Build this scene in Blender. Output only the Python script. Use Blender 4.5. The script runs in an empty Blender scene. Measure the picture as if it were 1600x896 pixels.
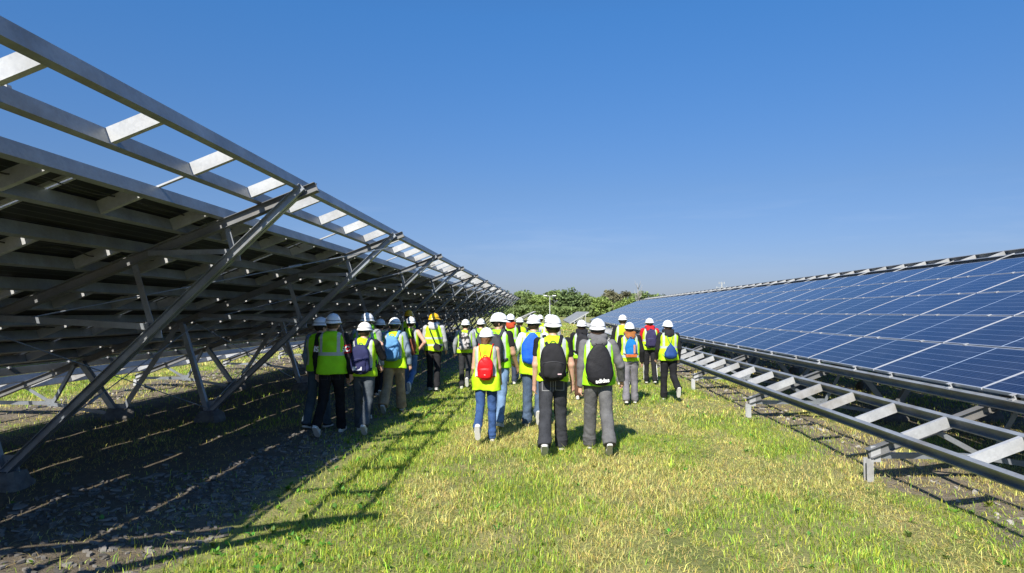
import bpy, math, random
import numpy as np
from mathutils import Vector, Matrix

scene = bpy.context.scene
COL = scene.collection
R = math.radians
rng = np.random.default_rng(7)
random.seed(7)

# ------------------------------------------------------------ camera, sky, sun
cam_data = bpy.data.cameras.new('camera')
cam_data.sensor_width = 36.0
cam_data.lens = 23.4
cam_data.clip_start = 0.05
cam_data.clip_end = 6000
camera = bpy.data.objects.new('camera', cam_data)
COL.objects.link(camera)
CAM = (0.0, 0.0, 1.75)
camera.location = CAM
camera.rotation_euler = (R(90 + 2.145), 0, R(2.752))
scene.camera = camera

SUN = Vector((-0.29, -1.07, 0.98)).normalized()          # direction towards the sun
sun_elev = math.asin(SUN.z)
sun_az = math.atan2(SUN.x, SUN.y)                         # from +Y towards +X
world = bpy.data.worlds.new('World')
scene.world = world
world.use_nodes = True
wn = world.node_tree
sky = wn.nodes.new('ShaderNodeTexSky')
sky.sky_type = 'NISHITA'
sky.sun_disc = False
sky.sun_elevation = sun_elev
sky.sun_rotation = sun_az
sky.altitude = 50
sky.air_density = 1.0
sky.dust_density = 0.6
sky.ozone_density = 2.5
bg = wn.nodes['Background']
bg.inputs['Strength'].default_value = 0.069
# the clear spring sky of the photograph: deeper blue overhead, pale blue (not yellow) at the horizon, a thin wisp of cloud
tc = wn.nodes.new('ShaderNodeTexCoord')
sp_ = wn.nodes.new('ShaderNodeSeparateXYZ'); wn.links.new(tc.outputs['Generated'], sp_.inputs[0])
rp = wn.nodes.new('ShaderNodeValToRGB'); wn.links.new(sp_.outputs[2], rp.inputs[0])
SKY_STOPS = [(0.0, (0.474, 0.517, 0.79)), (0.055, (0.495, 0.556, 0.83)), (0.175, (0.51, 0.66, 0.90)), (0.41, (0.45, 0.93, 1.36)), (0.8, (0.5, 0.95, 1.4))]
while len(rp.color_ramp.elements) < len(SKY_STOPS): rp.color_ramp.elements.new(0.5)
for e, (p, c) in zip(rp.color_ramp.elements, SKY_STOPS):
    e.position = p; e.color = (c[0] / 1.5, c[1] / 1.5, c[2] / 1.5, 1)
ml = wn.nodes.new('ShaderNodeMix'); ml.data_type = 'RGBA'; ml.blend_type = 'MULTIPLY'; ml.inputs[0].default_value = 1
wn.links.new(sky.outputs[0], ml.inputs[6]); wn.links.new(rp.outputs[0], ml.inputs[7])
sc_ = wn.nodes.new('ShaderNodeVectorMath'); sc_.operation = 'SCALE'; sc_.inputs['Scale'].default_value = 1.5
wn.links.new(ml.outputs[2], sc_.inputs[0])
mpw = wn.nodes.new('ShaderNodeMapping'); mpw.inputs['Scale'].default_value = (3.0, 3.0, 26.0); mpw.inputs['Rotation'].default_value = (0.05, -0.04, 0)
wn.links.new(tc.outputs['Generated'], mpw.inputs['Vector'])
nw = wn.nodes.new('ShaderNodeTexNoise'); nw.inputs['Scale'].default_value = 1.6; nw.inputs['Detail'].default_value = 6; nw.inputs['Roughness'].default_value = 0.6
wn.links.new(mpw.outputs[0], nw.inputs['Vector'])
rw = wn.nodes.new('ShaderNodeValToRGB'); rw.color_ramp.elements[0].position = 0.52; rw.color_ramp.elements[1].position = 0.8
wn.links.new(nw.outputs[0], rw.inputs[0])
rz2 = wn.nodes.new('ShaderNodeValToRGB'); wn.links.new(sp_.outputs[2], rz2.inputs[0])
for _ in range(2): rz2.color_ramp.elements.new(0.5)
for e, (p, v) in zip(rz2.color_ramp.elements, ((0.04, 0.0), (0.09, 0.10), (0.13, 0.08), (0.19, 0.0))):
    e.position = p; e.color = (v, v, v, 1)
mw = wn.nodes.new('ShaderNodeMath'); mw.operation = 'MULTIPLY'; wn.links.new(rw.outputs[0], mw.inputs[0]); wn.links.new(rz2.outputs[0], mw.inputs[1])
cw = wn.nodes.new('ShaderNodeMix'); cw.data_type = 'RGBA'; wn.links.new(mw.outputs[0], cw.inputs[0]); wn.links.new(sc_.outputs[0], cw.inputs[6]); cw.inputs[7].default_value = (6.5, 7.2, 8.4, 1)
wn.links.new(cw.outputs[2], bg.inputs['Color'])
sun_data = bpy.data.lights.new('sun', 'SUN')
sun_data.energy = 4.8
sun_data.angle = R(0.53)
sun_data.color = (1.0, 0.94, 0.84)
sun_ob = bpy.data.objects.new('sun', sun_data)
COL.objects.link(sun_ob)
sun_ob.rotation_euler = SUN.to_track_quat('Z', 'Y').to_euler()
scene.view_settings.view_transform = 'Standard'
scene.view_settings.look = 'None'
scene.view_settings.exposure = 0.75
scene.view_settings.gamma = 1.0
scene.view_settings.use_curve_mapping = False

# ------------------------------------------------------------ helpers
def sstep(a, b, x):
    t = np.clip((x - a) / (b - a), 0, 1)
    return t * t * (3 - 2 * t)

def zg(x, y):
    """gentle undulation of the meadow"""
    x = np.asarray(x, float); y = np.asarray(y, float)
    z = 0.018 * np.sin(x * 0.9 + 0.4 * np.sin(y * 0.5)) * np.cos(y * 0.37 + 1.0) + 0.012 * np.sin(x * 2.3 + y * 1.1)
    z = z + 0.10 * sstep(-6.5, -9.5, x) * sstep(200, 100, y)
    z = z + 0.009 * np.sin(x * 5.1 + 2 * np.sin(y * 1.7)) * np.sin(y * 4.3)
    return z

def mesh_obj(name, verts, faces, mats, parent=None, smooth=False, loc=None, slots=None):
    me = bpy.data.meshes.new(name)
    verts = np.asarray(verts, dtype=np.float32)
    if isinstance(faces, np.ndarray) and faces.ndim == 2:
        k = faces.shape[1]; nf = len(faces)
        me.vertices.add(len(verts)); me.vertices.foreach_set('co', verts.ravel())
        me.loops.add(nf * k); me.loops.foreach_set('vertex_index', faces.astype(np.int32).ravel())
        me.polygons.add(nf); me.polygons.foreach_set('loop_start', np.arange(0, nf * k, k, dtype=np.int32))
        me.update(calc_edges=True)
    else:
        me.from_pydata([tuple(map(float, v)) for v in verts], [], [tuple(int(i) for i in f) for f in faces])
    if not isinstance(mats, (list, tuple)): mats = [mats]
    for m in mats: me.materials.append(m)
    if slots is not None: me.polygons.foreach_set('material_index', np.asarray(slots, dtype=np.int32))
    if smooth: me.polygons.foreach_set('use_smooth', np.ones(len(me.polygons), dtype=bool))
    me.update()
    o = bpy.data.objects.new(name, me)
    COL.objects.link(o)
    if parent: o.parent = parent
    if loc is not None: o.location = loc
    return o

def empty(name, loc=(0, 0, 0), rz=0.0):
    o = bpy.data.objects.new(name, None)
    COL.objects.link(o); o.location = loc; o.rotation_euler = (0, 0, rz)
    o.empty_display_size = 0.2
    return o

def tag(o, label=None, cat=None, group=None, kind=None):
    if label: o['label'] = label
    if cat: o['category'] = cat
    if group: o['group'] = group
    if kind: o['kind'] = kind
    return o

class MB:
    """collects shapes for one mesh"""
    def __init__(s): s.v = []; s.f = []; s.m = []
    def add(s, verts, faces, m=0):
        n = len(s.v); s.v += [tuple(v) for v in verts]
        s.f += [tuple(i + n for i in f) for f in faces]; s.m += [m] * len(faces)
    def prism(s, poly, p0, p1, up=(0, 0, 1), m=0):
        """section polygon (a across, b up) swept from p0 to p1"""
        p0 = Vector(p0); p1 = Vector(p1); d = (p1 - p0).normalized()
        a = d.cross(Vector(up))
        if a.length < 1e-4: a = d.cross(Vector((1, 0, 0)))
        a.normalize(); b = a.cross(d)
        n = len(poly); vs = []
        for p in (p0, p1):
            for (x, y) in poly: vs.append(p + a * x + b * y)
        fs = [(i, (i + 1) % n, n + (i + 1) % n, n + i) for i in range(n)]
        fs += [tuple(range(n))[::-1], tuple(range(n, 2 * n))]
        s.add(vs, fs, m)
    def bar(s, p0, p1, w, h, up=(0, 0, 1), m=0, bev=0.12):
        e = min(w, h) * bev; x = w / 2; y = h / 2
        s.prism([(-x + e, -y), (x - e, -y), (x, -y + e), (x, y - e), (x - e, y), (-x + e, y), (-x, y - e), (-x, -y + e)], p0, p1, up, m)
    def cchan(s, p0, p1, w, h, t=0.004, side=1, up=(0, 0, 1), m=0, lip=0.0):
        """C section: web at a = 0, flanges of width w towards side, height h from b=0 to b=h"""
        k = side
        if lip:
            poly = [(0, 0), (k * w, 0), (k * w, lip), (k * (w - t), lip), (k * (w - t), t), (k * t, t), (k * t, h - t),
                    (k * (w - t), h - t), (k * (w - t), h - lip), (k * w, h - lip), (k * w, h), (0, h)]
        else:
            poly = [(0, 0), (k * w, 0), (k * w, t), (k * t, t), (k * t, h - t), (k * w, h - t), (k * w, h), (0, h)]
        if k < 0: poly = poly[::-1]
        s.prism(poly, p0, p1, up, m)
    def tube(s, pts, rad, n=8, m=0):
        pts = [Vector(p) for p in pts]
        if not isinstance(rad, (list, tuple)): rad = [rad] * len(pts)
        base = len(s.v); prev = None; vs = []
        for i, p in enumerate(pts):
            d = (pts[min(i + 1, len(pts) - 1)] - pts[max(i - 1, 0)]).normalized()
            a = (prev - d * prev.dot(d)) if prev else d.orthogonal()
            a.normalize(); prev = a; b = d.cross(a)
            for k in range(n):
                t = 2 * math.pi * k / n
                vs.append(p + (a * math.cos(t) + b * math.sin(t)) * rad[i])
        fs = []
        for i in range(len(pts) - 1):
            for k in range(n):
                fs.append((i * n + k, i * n + (k + 1) % n, (i + 1) * n + (k + 1) % n, (i + 1) * n + k))
        fs += [tuple(range(n))[::-1], tuple(range((len(pts) - 1) * n, len(pts) * n))]
        s.add(vs, fs, m)
    def box(s, c, size, rz=0, m=0, taper=1.0):
        x, y, z = [q / 2 for q in size]; co, si = math.cos(rz), math.sin(rz)
        vs = []
        for (a, b, d) in [(-1, -1, -1), (1, -1, -1), (1, 1, -1), (-1, 1, -1), (-1, -1, 1), (1, -1, 1), (1, 1, 1), (-1, 1, 1)]:
            k = taper if d > 0 else 1
            px, py = a * x * k, b * y * k
            vs.append((c[0] + px * co - py * si, c[1] + px * si + py * co, c[2] + d * z))
        s.add(vs, [(0, 3, 2, 1), (4, 5, 6, 7), (0, 1, 5, 4), (1, 2, 6, 5), (2, 3, 7, 6), (3, 0, 4, 7)], m)
    def build(s, name, mats, parent=None, smooth=False, loc=None):
        return mesh_obj(name, s.v, s.f, mats, parent, smooth, loc, s.m)

# ------------------------------------------------------------ materials
def nt(name):
    m = bpy.data.materials.new(name); m.use_nodes = True
    n = m.node_tree; b = n.nodes['Principled BSDF']
    return m, n, b

def N(n, t, **kw):
    o = n.nodes.new(t)
    for k, v in kw.items():
        if k.startswith('i_'):
            key = k[2:]; key = int(key) if key.isdigit() else key
            o.inputs[key].default_value = v
        else: setattr(o, k, v)
    return o

def math_n(n, op, a, b=None, clamp=False):
    o = n.nodes.new('ShaderNodeMath'); o.operation = op; o.use_clamp = clamp
    for i, v in enumerate((a, b)):
        if v is None: continue
        if isinstance(v, (int, float)): o.inputs[i].default_value = v
        else: n.links.new(v, o.inputs[i])
    return o.outputs[0]

def mixc(n, fac, a, b):
    o = n.nodes.new('ShaderNodeMix'); o.data_type = 'RGBA'
    for s, v in ((o.inputs[0], fac), (o.inputs[6], a), (o.inputs[7], b)):
        if isinstance(v, (int, float)): s.default_value = v
        elif isinstance(v, tuple): s.default_value = (*v[:3], 1)
        else: n.links.new(v, s)
    return o.outputs[2]

def noise(n, vec, scale, detail=3, rough=0.55, dim='3D'):
    o = n.nodes.new('ShaderNodeTexNoise'); o.noise_dimensions = dim
    o.inputs['Scale'].default_value = scale; o.inputs['Detail'].default_value = detail
    o.inputs['Roughness'].default_value = rough
    if vec is not None: n.links.new(vec, o.inputs['Vector'])
    return o.outputs[0]

def ramp(n, fac, stops):
    o = n.nodes.new('ShaderNodeValToRGB'); cr = o.color_ramp
    while len(cr.elements) < len(stops): cr.elements.new(0.5)
    for e, (p, c) in zip(cr.elements, stops):
        e.position = p; e.color = (*c[:3], 1) if isinstance(c, tuple) else (c, c, c, 1)
    n.links.new(fac, o.inputs[0])
    return o.outputs[0]

def coords(n, kind='Object'):
    return n.nodes.new('ShaderNodeTexCoord').outputs[kind]

def bump(n, b, h, strength=0.3, dist=0.01):
    o = n.nodes.new('ShaderNodeBump'); o.inputs['Strength'].default_value = strength
    o.inputs['Distance'].default_value = dist
    n.links.new(h, o.inputs['Height']); n.links.new(o.outputs[0], b.inputs['Normal'])

def mat_steel(name, base, rough=0.42, metal=0.55, streak=True):
    m, n, b = nt(name)
    g = n.nodes.new('ShaderNodeNewGeometry')
    f1 = noise(n, g.outputs['Position'], 3.0, 4)
    f2 = noise(n, g.outputs['Position'], 38.0, 2)
    c = ramp(n, f1, [(0.3, tuple(x * 0.72 for x in base)), (0.7, tuple(min(1, x * 1.12) for x in base))])
    vo = n.nodes.new('ShaderNodeTexVoronoi'); vo.inputs['Scale'].default_value = 55
    n.links.new(g.outputs['Position'], vo.inputs['Vector'])
    sp = ramp(n, vo.outputs['Color'], [(0.0, 0.86), (1.0, 1.0)])
    mu = n.nodes.new('ShaderNodeMix'); mu.data_type = 'RGBA'; mu.blend_type = 'MULTIPLY'; mu.inputs[0].default_value = 1
    n.links.new(c, mu.inputs[6]); n.links.new(sp, mu.inputs[7])
    st = noise(n, g.outputs['Position'], 1.1, 6, 0.7)
    dirt = ramp(n, st, [(0.50, 0.0), (0.70, 0.6)])
    out = mixc(n, dirt, mu.outputs[2], (0.20, 0.17, 0.13))
    n.links.new(out, b.inputs['Base Color'])
    n.links.new(ramp(n, f2, [(0.2, rough * 0.85), (0.8, rough * 1.25)]), b.inputs['Roughness'])
    b.inputs['Metallic'].default_value = metal
    bump(n, b, f2, 0.08, 0.004)
    return m

M_GALV = mat_steel('galvanised_steel', (0.47, 0.48, 0.49), 0.5, 0.2)
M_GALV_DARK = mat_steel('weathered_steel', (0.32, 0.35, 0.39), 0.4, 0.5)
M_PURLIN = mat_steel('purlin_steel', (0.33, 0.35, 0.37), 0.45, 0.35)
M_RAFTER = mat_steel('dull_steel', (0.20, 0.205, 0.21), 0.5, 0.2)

m, n, b = nt('aluminium_frame')
b.inputs['Base Color'].default_value = (0.62, 0.63, 0.65, 1); b.inputs['Metallic'].default_value = 0.5; b.inputs['Roughness'].default_value = 0.4
M_ALU = m
m, n, b = nt('panel_backsheet')
c0 = coords(n)
c = ramp(n, noise(n, c0, 5, 4), [(0.3, (0.010, 0.011, 0.014)), (0.8, (0.022, 0.024, 0.030))])
sb = n.nodes.new('ShaderNodeSeparateXYZ'); n.links.new(c0, sb.inputs[0])
ln = math_n(n, 'GREATER_THAN', math_n(n, 'ABSOLUTE', math_n(n, 'SUBTRACT', math_n(n, 'FRACT', math_n(n, 'DIVIDE', sb.outputs[0], 0.0785)), 0.5)), 0.47)
n.links.new(mixc(n, math_n(n, 'MULTIPLY', ln, 0.8), c, (0.16, 0.17, 0.18)), b.inputs['Base Color']); b.inputs['Roughness'].default_value = 0.6
M_BACK = m

m, n, b = nt('junction_box'); b.inputs['Base Color'].default_value = (0.02, 0.02, 0.02, 1); b.inputs['Roughness'].default_value = 0.5
M_JBOX = m
# solar cells: drawn by the panel's own coordinates (x up the slope, y along the row)
PW, PH = 2.235, 0.982
m, n, b = nt('solar_cells')
sep = n.nodes.new('ShaderNodeSeparateXYZ'); n.links.new(coords(n), sep.inputs[0])
X, Y = sep.outputs[0], sep.outputs[1]
ROWP = 0.945 / math.cos(math.atan(0.391))
X = math_n(n, 'WRAP', X, ROWP / 2)
X.node.inputs[2].default_value = -ROWP / 2
Y = math_n(n, 'WRAP', Y, 1.13)
Y.node.inputs[2].default_value = -1.13
def grid_line(n, coord, off, pitch, half):
    a = math_n(n, 'ADD', coord, off)
    a = math_n(n, 'DIVIDE', a, pitch)
    a = math_n(n, 'FRACT', a)
    a = math_n(n, 'SUBTRACT', a, 0.5)
    a = math_n(n, 'ABSOLUTE', a)
    return math_n(n, 'GREATER_THAN', a, 0.5 - half / pitch)
gx = grid_line(n, X, 0.471 + 10 * 0.157, 0.157, 0.0028)
gy = grid_line(n, math_n(n, 'ABSOLUTE', Y), -0.012 + 10 * 0.0905, 0.0905, 0.0015)
ctr = math_n(n, 'LESS_THAN', math_n(n, 'ABSOLUTE', Y), 0.009)
bus = grid_line(n, X, 0.471 + 10 * 0.157, 0.157 / 5, 0.0008)
vo = n.nodes.new('ShaderNodeTexVoronoi'); vo.inputs['Scale'].default_value = 70
gp = n.nodes.new('ShaderNodeNewGeometry'); n.links.new(gp.outputs['Position'], vo.inputs['Vector'])
cell = ramp(n, vo.outputs['Color'], [(0, (0.003, 0.006, 0.030)), (1, (0.005, 0.010, 0.046))])
oi = n.nodes.new('ShaderNodeObjectInfo')
tone = ramp(n, oi.outputs['Random'], [(0, 0.75), (1, 1.3)])
mu = n.nodes.new('ShaderNodeMix'); mu.data_type = 'RGBA'; mu.blend_type = 'MULTIPLY'; mu.inputs[0].default_value = 1
n.links.new(cell, mu.inputs[6]); n.links.new(tone, mu.inputs[7])
c1 = mixc(n, math_n(n, 'MULTIPLY', bus, 0.35), mu.outputs[2], (0.25, 0.3, 0.4))
c1 = mixc(n, math_n(n, 'MULTIPLY', gy, 0.35), c1, (0.14, 0.2, 0.36))
c1 = mixc(n, math_n(n, 'MULTIPLY', gx, 0.6), c1, (0.30, 0.37, 0.52))
c1 = mixc(n, ctr, c1, (0.42, 0.5, 0.62))
dust = ramp(n, noise(n, gp.outputs['Position'], 1.7, 5, 0.65), [(0.35, 0.01), (0.8, 0.06)])
c1 = mixc(n, dust, c1, (0.35, 0.36, 0.38))
n.links.new(c1, b.inputs['Base Color'])
b.inputs['Roughness'].default_value = 0.16
b.inputs['IOR'].default_value = 1.45
b.inputs['Specular IOR Level'].default_value = 0.33
M_CELL = m

# concrete
m, n, b = nt('concrete')
g = n.nodes.new('ShaderNodeNewGeometry')
f = noise(n, g.outputs['Position'], 9, 6, 0.65)
n.links.new(ramp(n, f, [(0.3, (0.09, 0.085, 0.078)), (0.75, (0.20, 0.19, 0.175))]), b.inputs['Base Color'])
b.inputs['Roughness'].default_value = 0.9; bump(n, b, f, 0.6, 0.03)
M_CONC = m

# ------------------------------------------------------------ ground
m, n, b = nt('meadow_ground')
g = n.nodes.new('ShaderNodeNewGeometry'); pos = g.outputs['Position']
sep = n.nodes.new('ShaderNodeSeparateXYZ'); n.links.new(pos, sep.inputs[0])
gxx, gyy = sep.outputs[0], sep.outputs[1]
wob = math_n(n, 'MULTIPLY', math_n(n, 'SUBTRACT', noise(n, pos, 0.9, 5, 0.6), 0.5), 1.6)
xw = math_n(n, 'ADD', gxx, wob)
xn = math_n(n, 'DIVIDE', math_n(n, 'ADD', xw, 12.0), 24.0)      # -12..12 -> 0..1
def px(v): return (v + 12) / 24
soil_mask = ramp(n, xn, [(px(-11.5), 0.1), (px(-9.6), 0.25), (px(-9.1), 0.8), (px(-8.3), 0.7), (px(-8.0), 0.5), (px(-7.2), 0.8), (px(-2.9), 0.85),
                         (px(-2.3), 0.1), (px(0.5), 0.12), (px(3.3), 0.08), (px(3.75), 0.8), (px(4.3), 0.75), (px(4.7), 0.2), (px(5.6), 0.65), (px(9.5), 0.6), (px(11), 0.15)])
far = ramp(n, math_n(n, 'DIVIDE', gyy, 100.0), [(0.62, 1.0), (0.72, 0.0)])
soil_mask2 = math_n(n, 'MULTIPLY', soil_mask, far)
sn = noise(n, pos, 3.2, 6, 0.65)
k = math_n(n, 'GREATER_THAN', math_n(n, 'ADD', soil_mask2, math_n(n, 'SUBTRACT', sn, 0.5)), 0.45)
kk = ramp(n, math_n(n, 'ADD', soil_mask2, math_n(n, 'SUBTRACT', sn, 0.5)), [(0.36, 0.0), (0.54, 1.0)])
straw = ramp(n, noise(n, pos, 1.3, 5, 0.6), [(0.38, 0.0), (0.66, 1.0)])
mp = n.nodes.new('ShaderNodeMapping'); mp.inputs['Scale'].default_value = (1, 0.12, 1); n.links.new(pos, mp.inputs['Vector'])
strip = ramp(n, noise(n, mp.outputs[0], 1.5, 3), [(0.42, 0.0), (0.62, 0.7)])
fine = noise(n, pos, 45, 4, 0.7)
grass_c = mixc(n, straw, (0.15, 0.19, 0.035), (0.36, 0.31, 0.13))
grass_c = mixc(n, strip, grass_c, (0.29, 0.31, 0.08))
grass_c = mixc(n, ramp(n, fine, [(0.3, 0.0), (0.7, 0.35)]), grass_c, (0.09, 0.08, 0.045))
soil_c = ramp(n, noise(n, pos, 7, 6, 0.7), [(0.3, (0.11, 0.085, 0.06)), (0.55, (0.20, 0.165, 0.12)), (0.8, (0.33, 0.29, 0.22))])
soil_dark_shade = ramp(n, xn, [(px(-7.6), 0.0), (px(-7.0), 0.75), (px(-3.2), 0.6), (px(-2.2), 0.0), (px(4.6), 0.0), (px(5.2), 0.7), (px(10), 0.7)])  # dark bare soil under the racks, their shade partly put into its colour
soil_c = mixc(n, soil_dark_shade, soil_c, (0.105, 0.085, 0.058))
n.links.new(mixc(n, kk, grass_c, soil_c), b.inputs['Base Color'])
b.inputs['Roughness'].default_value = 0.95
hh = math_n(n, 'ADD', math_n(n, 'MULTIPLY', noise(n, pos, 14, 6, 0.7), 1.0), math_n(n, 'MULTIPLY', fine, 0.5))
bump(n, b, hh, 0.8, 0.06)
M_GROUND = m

def axis(lo, hi, fine_lo, fine_hi, step, growth=1.25):
    a = list(np.arange(fine_lo, fine_hi + 1e-6, step))
    s = step
    while a[-1] < hi: s *= growth; a.append(a[-1] + s)
    s = step
    while a[0] > lo: s *= growth; a.insert(0, a[0] - s)
    return np.array(a)
xs = axis(-1800, 1800, -12, 12, 0.14); ys = axis(-300, 3500, 2, 26, 0.16)
XX, YY = np.meshgrid(xs, ys, indexing='ij')
ZZ = zg(XX, YY) * sstep(400, 80, np.hypot(XX, YY))
V = np.stack([XX, YY, ZZ], -1).reshape(-1, 3)
I = np.arange(len(xs) * len(ys)).reshape(len(xs), len(ys))
F = np.stack([I[:-1, :-1], I[1:, :-1], I[1:, 1:], I[:-1, 1:]], -1).reshape(-1, 4)
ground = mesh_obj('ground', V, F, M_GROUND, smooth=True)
tag(ground, kind='structure')

# ------------------------------------------------------------ solar arrays
T = 0.391; Z0 = 0.43                      # rafter top: z = Z0 + T x
TH = math.atan(T); CT, ST = math.cos(TH), math.sin(TH)
def rz_(x): return Z0 + T * x
NRM = Vector((-ST, 0, CT)); SLP = Vector((CT, 0, ST))
BX = [0, 0.48, 0.95] + [1.544 + 0.477 * i for i in range(9)] + [5.74, 6.12, 6.5]
BAY = 4.05
BH = 0.115

def emit(name, parent, items, mats, cap=100, stuff_label=None, smooth=False):
    """items: (centre, MB). The nearest `cap` become parts of their own, the rest one part."""
    o = parent.location
    items = sorted(items, key=lambda it: (Vector(it[0]) + o - Vector(CAM)).length)
    for c, mb in items[:cap]: mb.build(name, mats, parent, smooth)
    if len(items) > cap:
        mm = MB()
        for c, mb in items[cap:]:
            nn = len(mm.v); mm.v += mb.v; mm.f += [tuple(i + nn for i in f) for f in mb.f]; mm.m += mb.m
        r = mm.build(name, mats, parent, smooth); r['kind'] = 'stuff'

# one panel mesh, shared
def panel_mesh():
    mb = MB(); w, h, t, l = PW / 2, PH / 2, 0.035, 0.011
    z1 = t; zg_ = t - 0.002
    # frame ring on top
    def ring(z, a, b_):
        return [(-h + a, -w + a, z), (h - a, -w + a, z), (h - a, w - a, z), (-h + a, w - a, z)]
    vs = ring(z1, 0, 0) + ring(z1, l, 0) + ring(zg_, l, 0) + ring(0, 0, 0) + ring(0, 0.03, 0) + ring(t - 0.008, 0.03, 0)
    fs = []; ms = []
    for i in range(4):
        j = (i + 1) % 4
        for (p, q) in ((0, 4), (4, 8)):
            fs.append((p + i, p + j, q + j, q + i)); ms.append(1)
        fs.append((12 + i, 12 + j, j, i)); ms.append(1)
        fs.append((16 + i, 16 + j, 12 + j, 12 + i)); ms.append(1)
        fs.append((20 + i, 20 + j, 16 + j, 16 + i)); ms.append(1)
    fs.append((8, 9, 10, 11)); ms.append(0)
    fs.append((23, 22, 21, 20)); ms.append(2)
    for (jx, jy) in ((0.0, -0.55), (0.0, 0.0), (0.0, 0.55)):
        n0 = len(vs)
        for zz in (0.004, t - 0.0085):
            vs += [(jx - 0.045, jy - 0.06, zz), (jx + 0.045, jy - 0.06, zz), (jx + 0.045, jy + 0.06, zz), (jx - 0.045, jy + 0.06, zz)]
        fs += [(n0 + 3, n0 + 2, n0 + 1, n0)] + [(n0 + i, n0 + (i + 1) % 4, n0 + 4 + (i + 1) % 4, n0 + 4 + i) for i in range(4)]; ms += [3] * 5
    o = mesh_obj('solar_panel', vs, fs, [M_CELL, M_ALU, M_BACK, M_JBOX], slots=ms)
    me = o.data; bpy.data.objects.remove(o)
    # junction box under the panel
    return me
PANEL = panel_mesh()
PANEL_ROT = Matrix(((CT, 0, -ST), (0, 1, 0), (ST, 0, CT))).to_euler()

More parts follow.
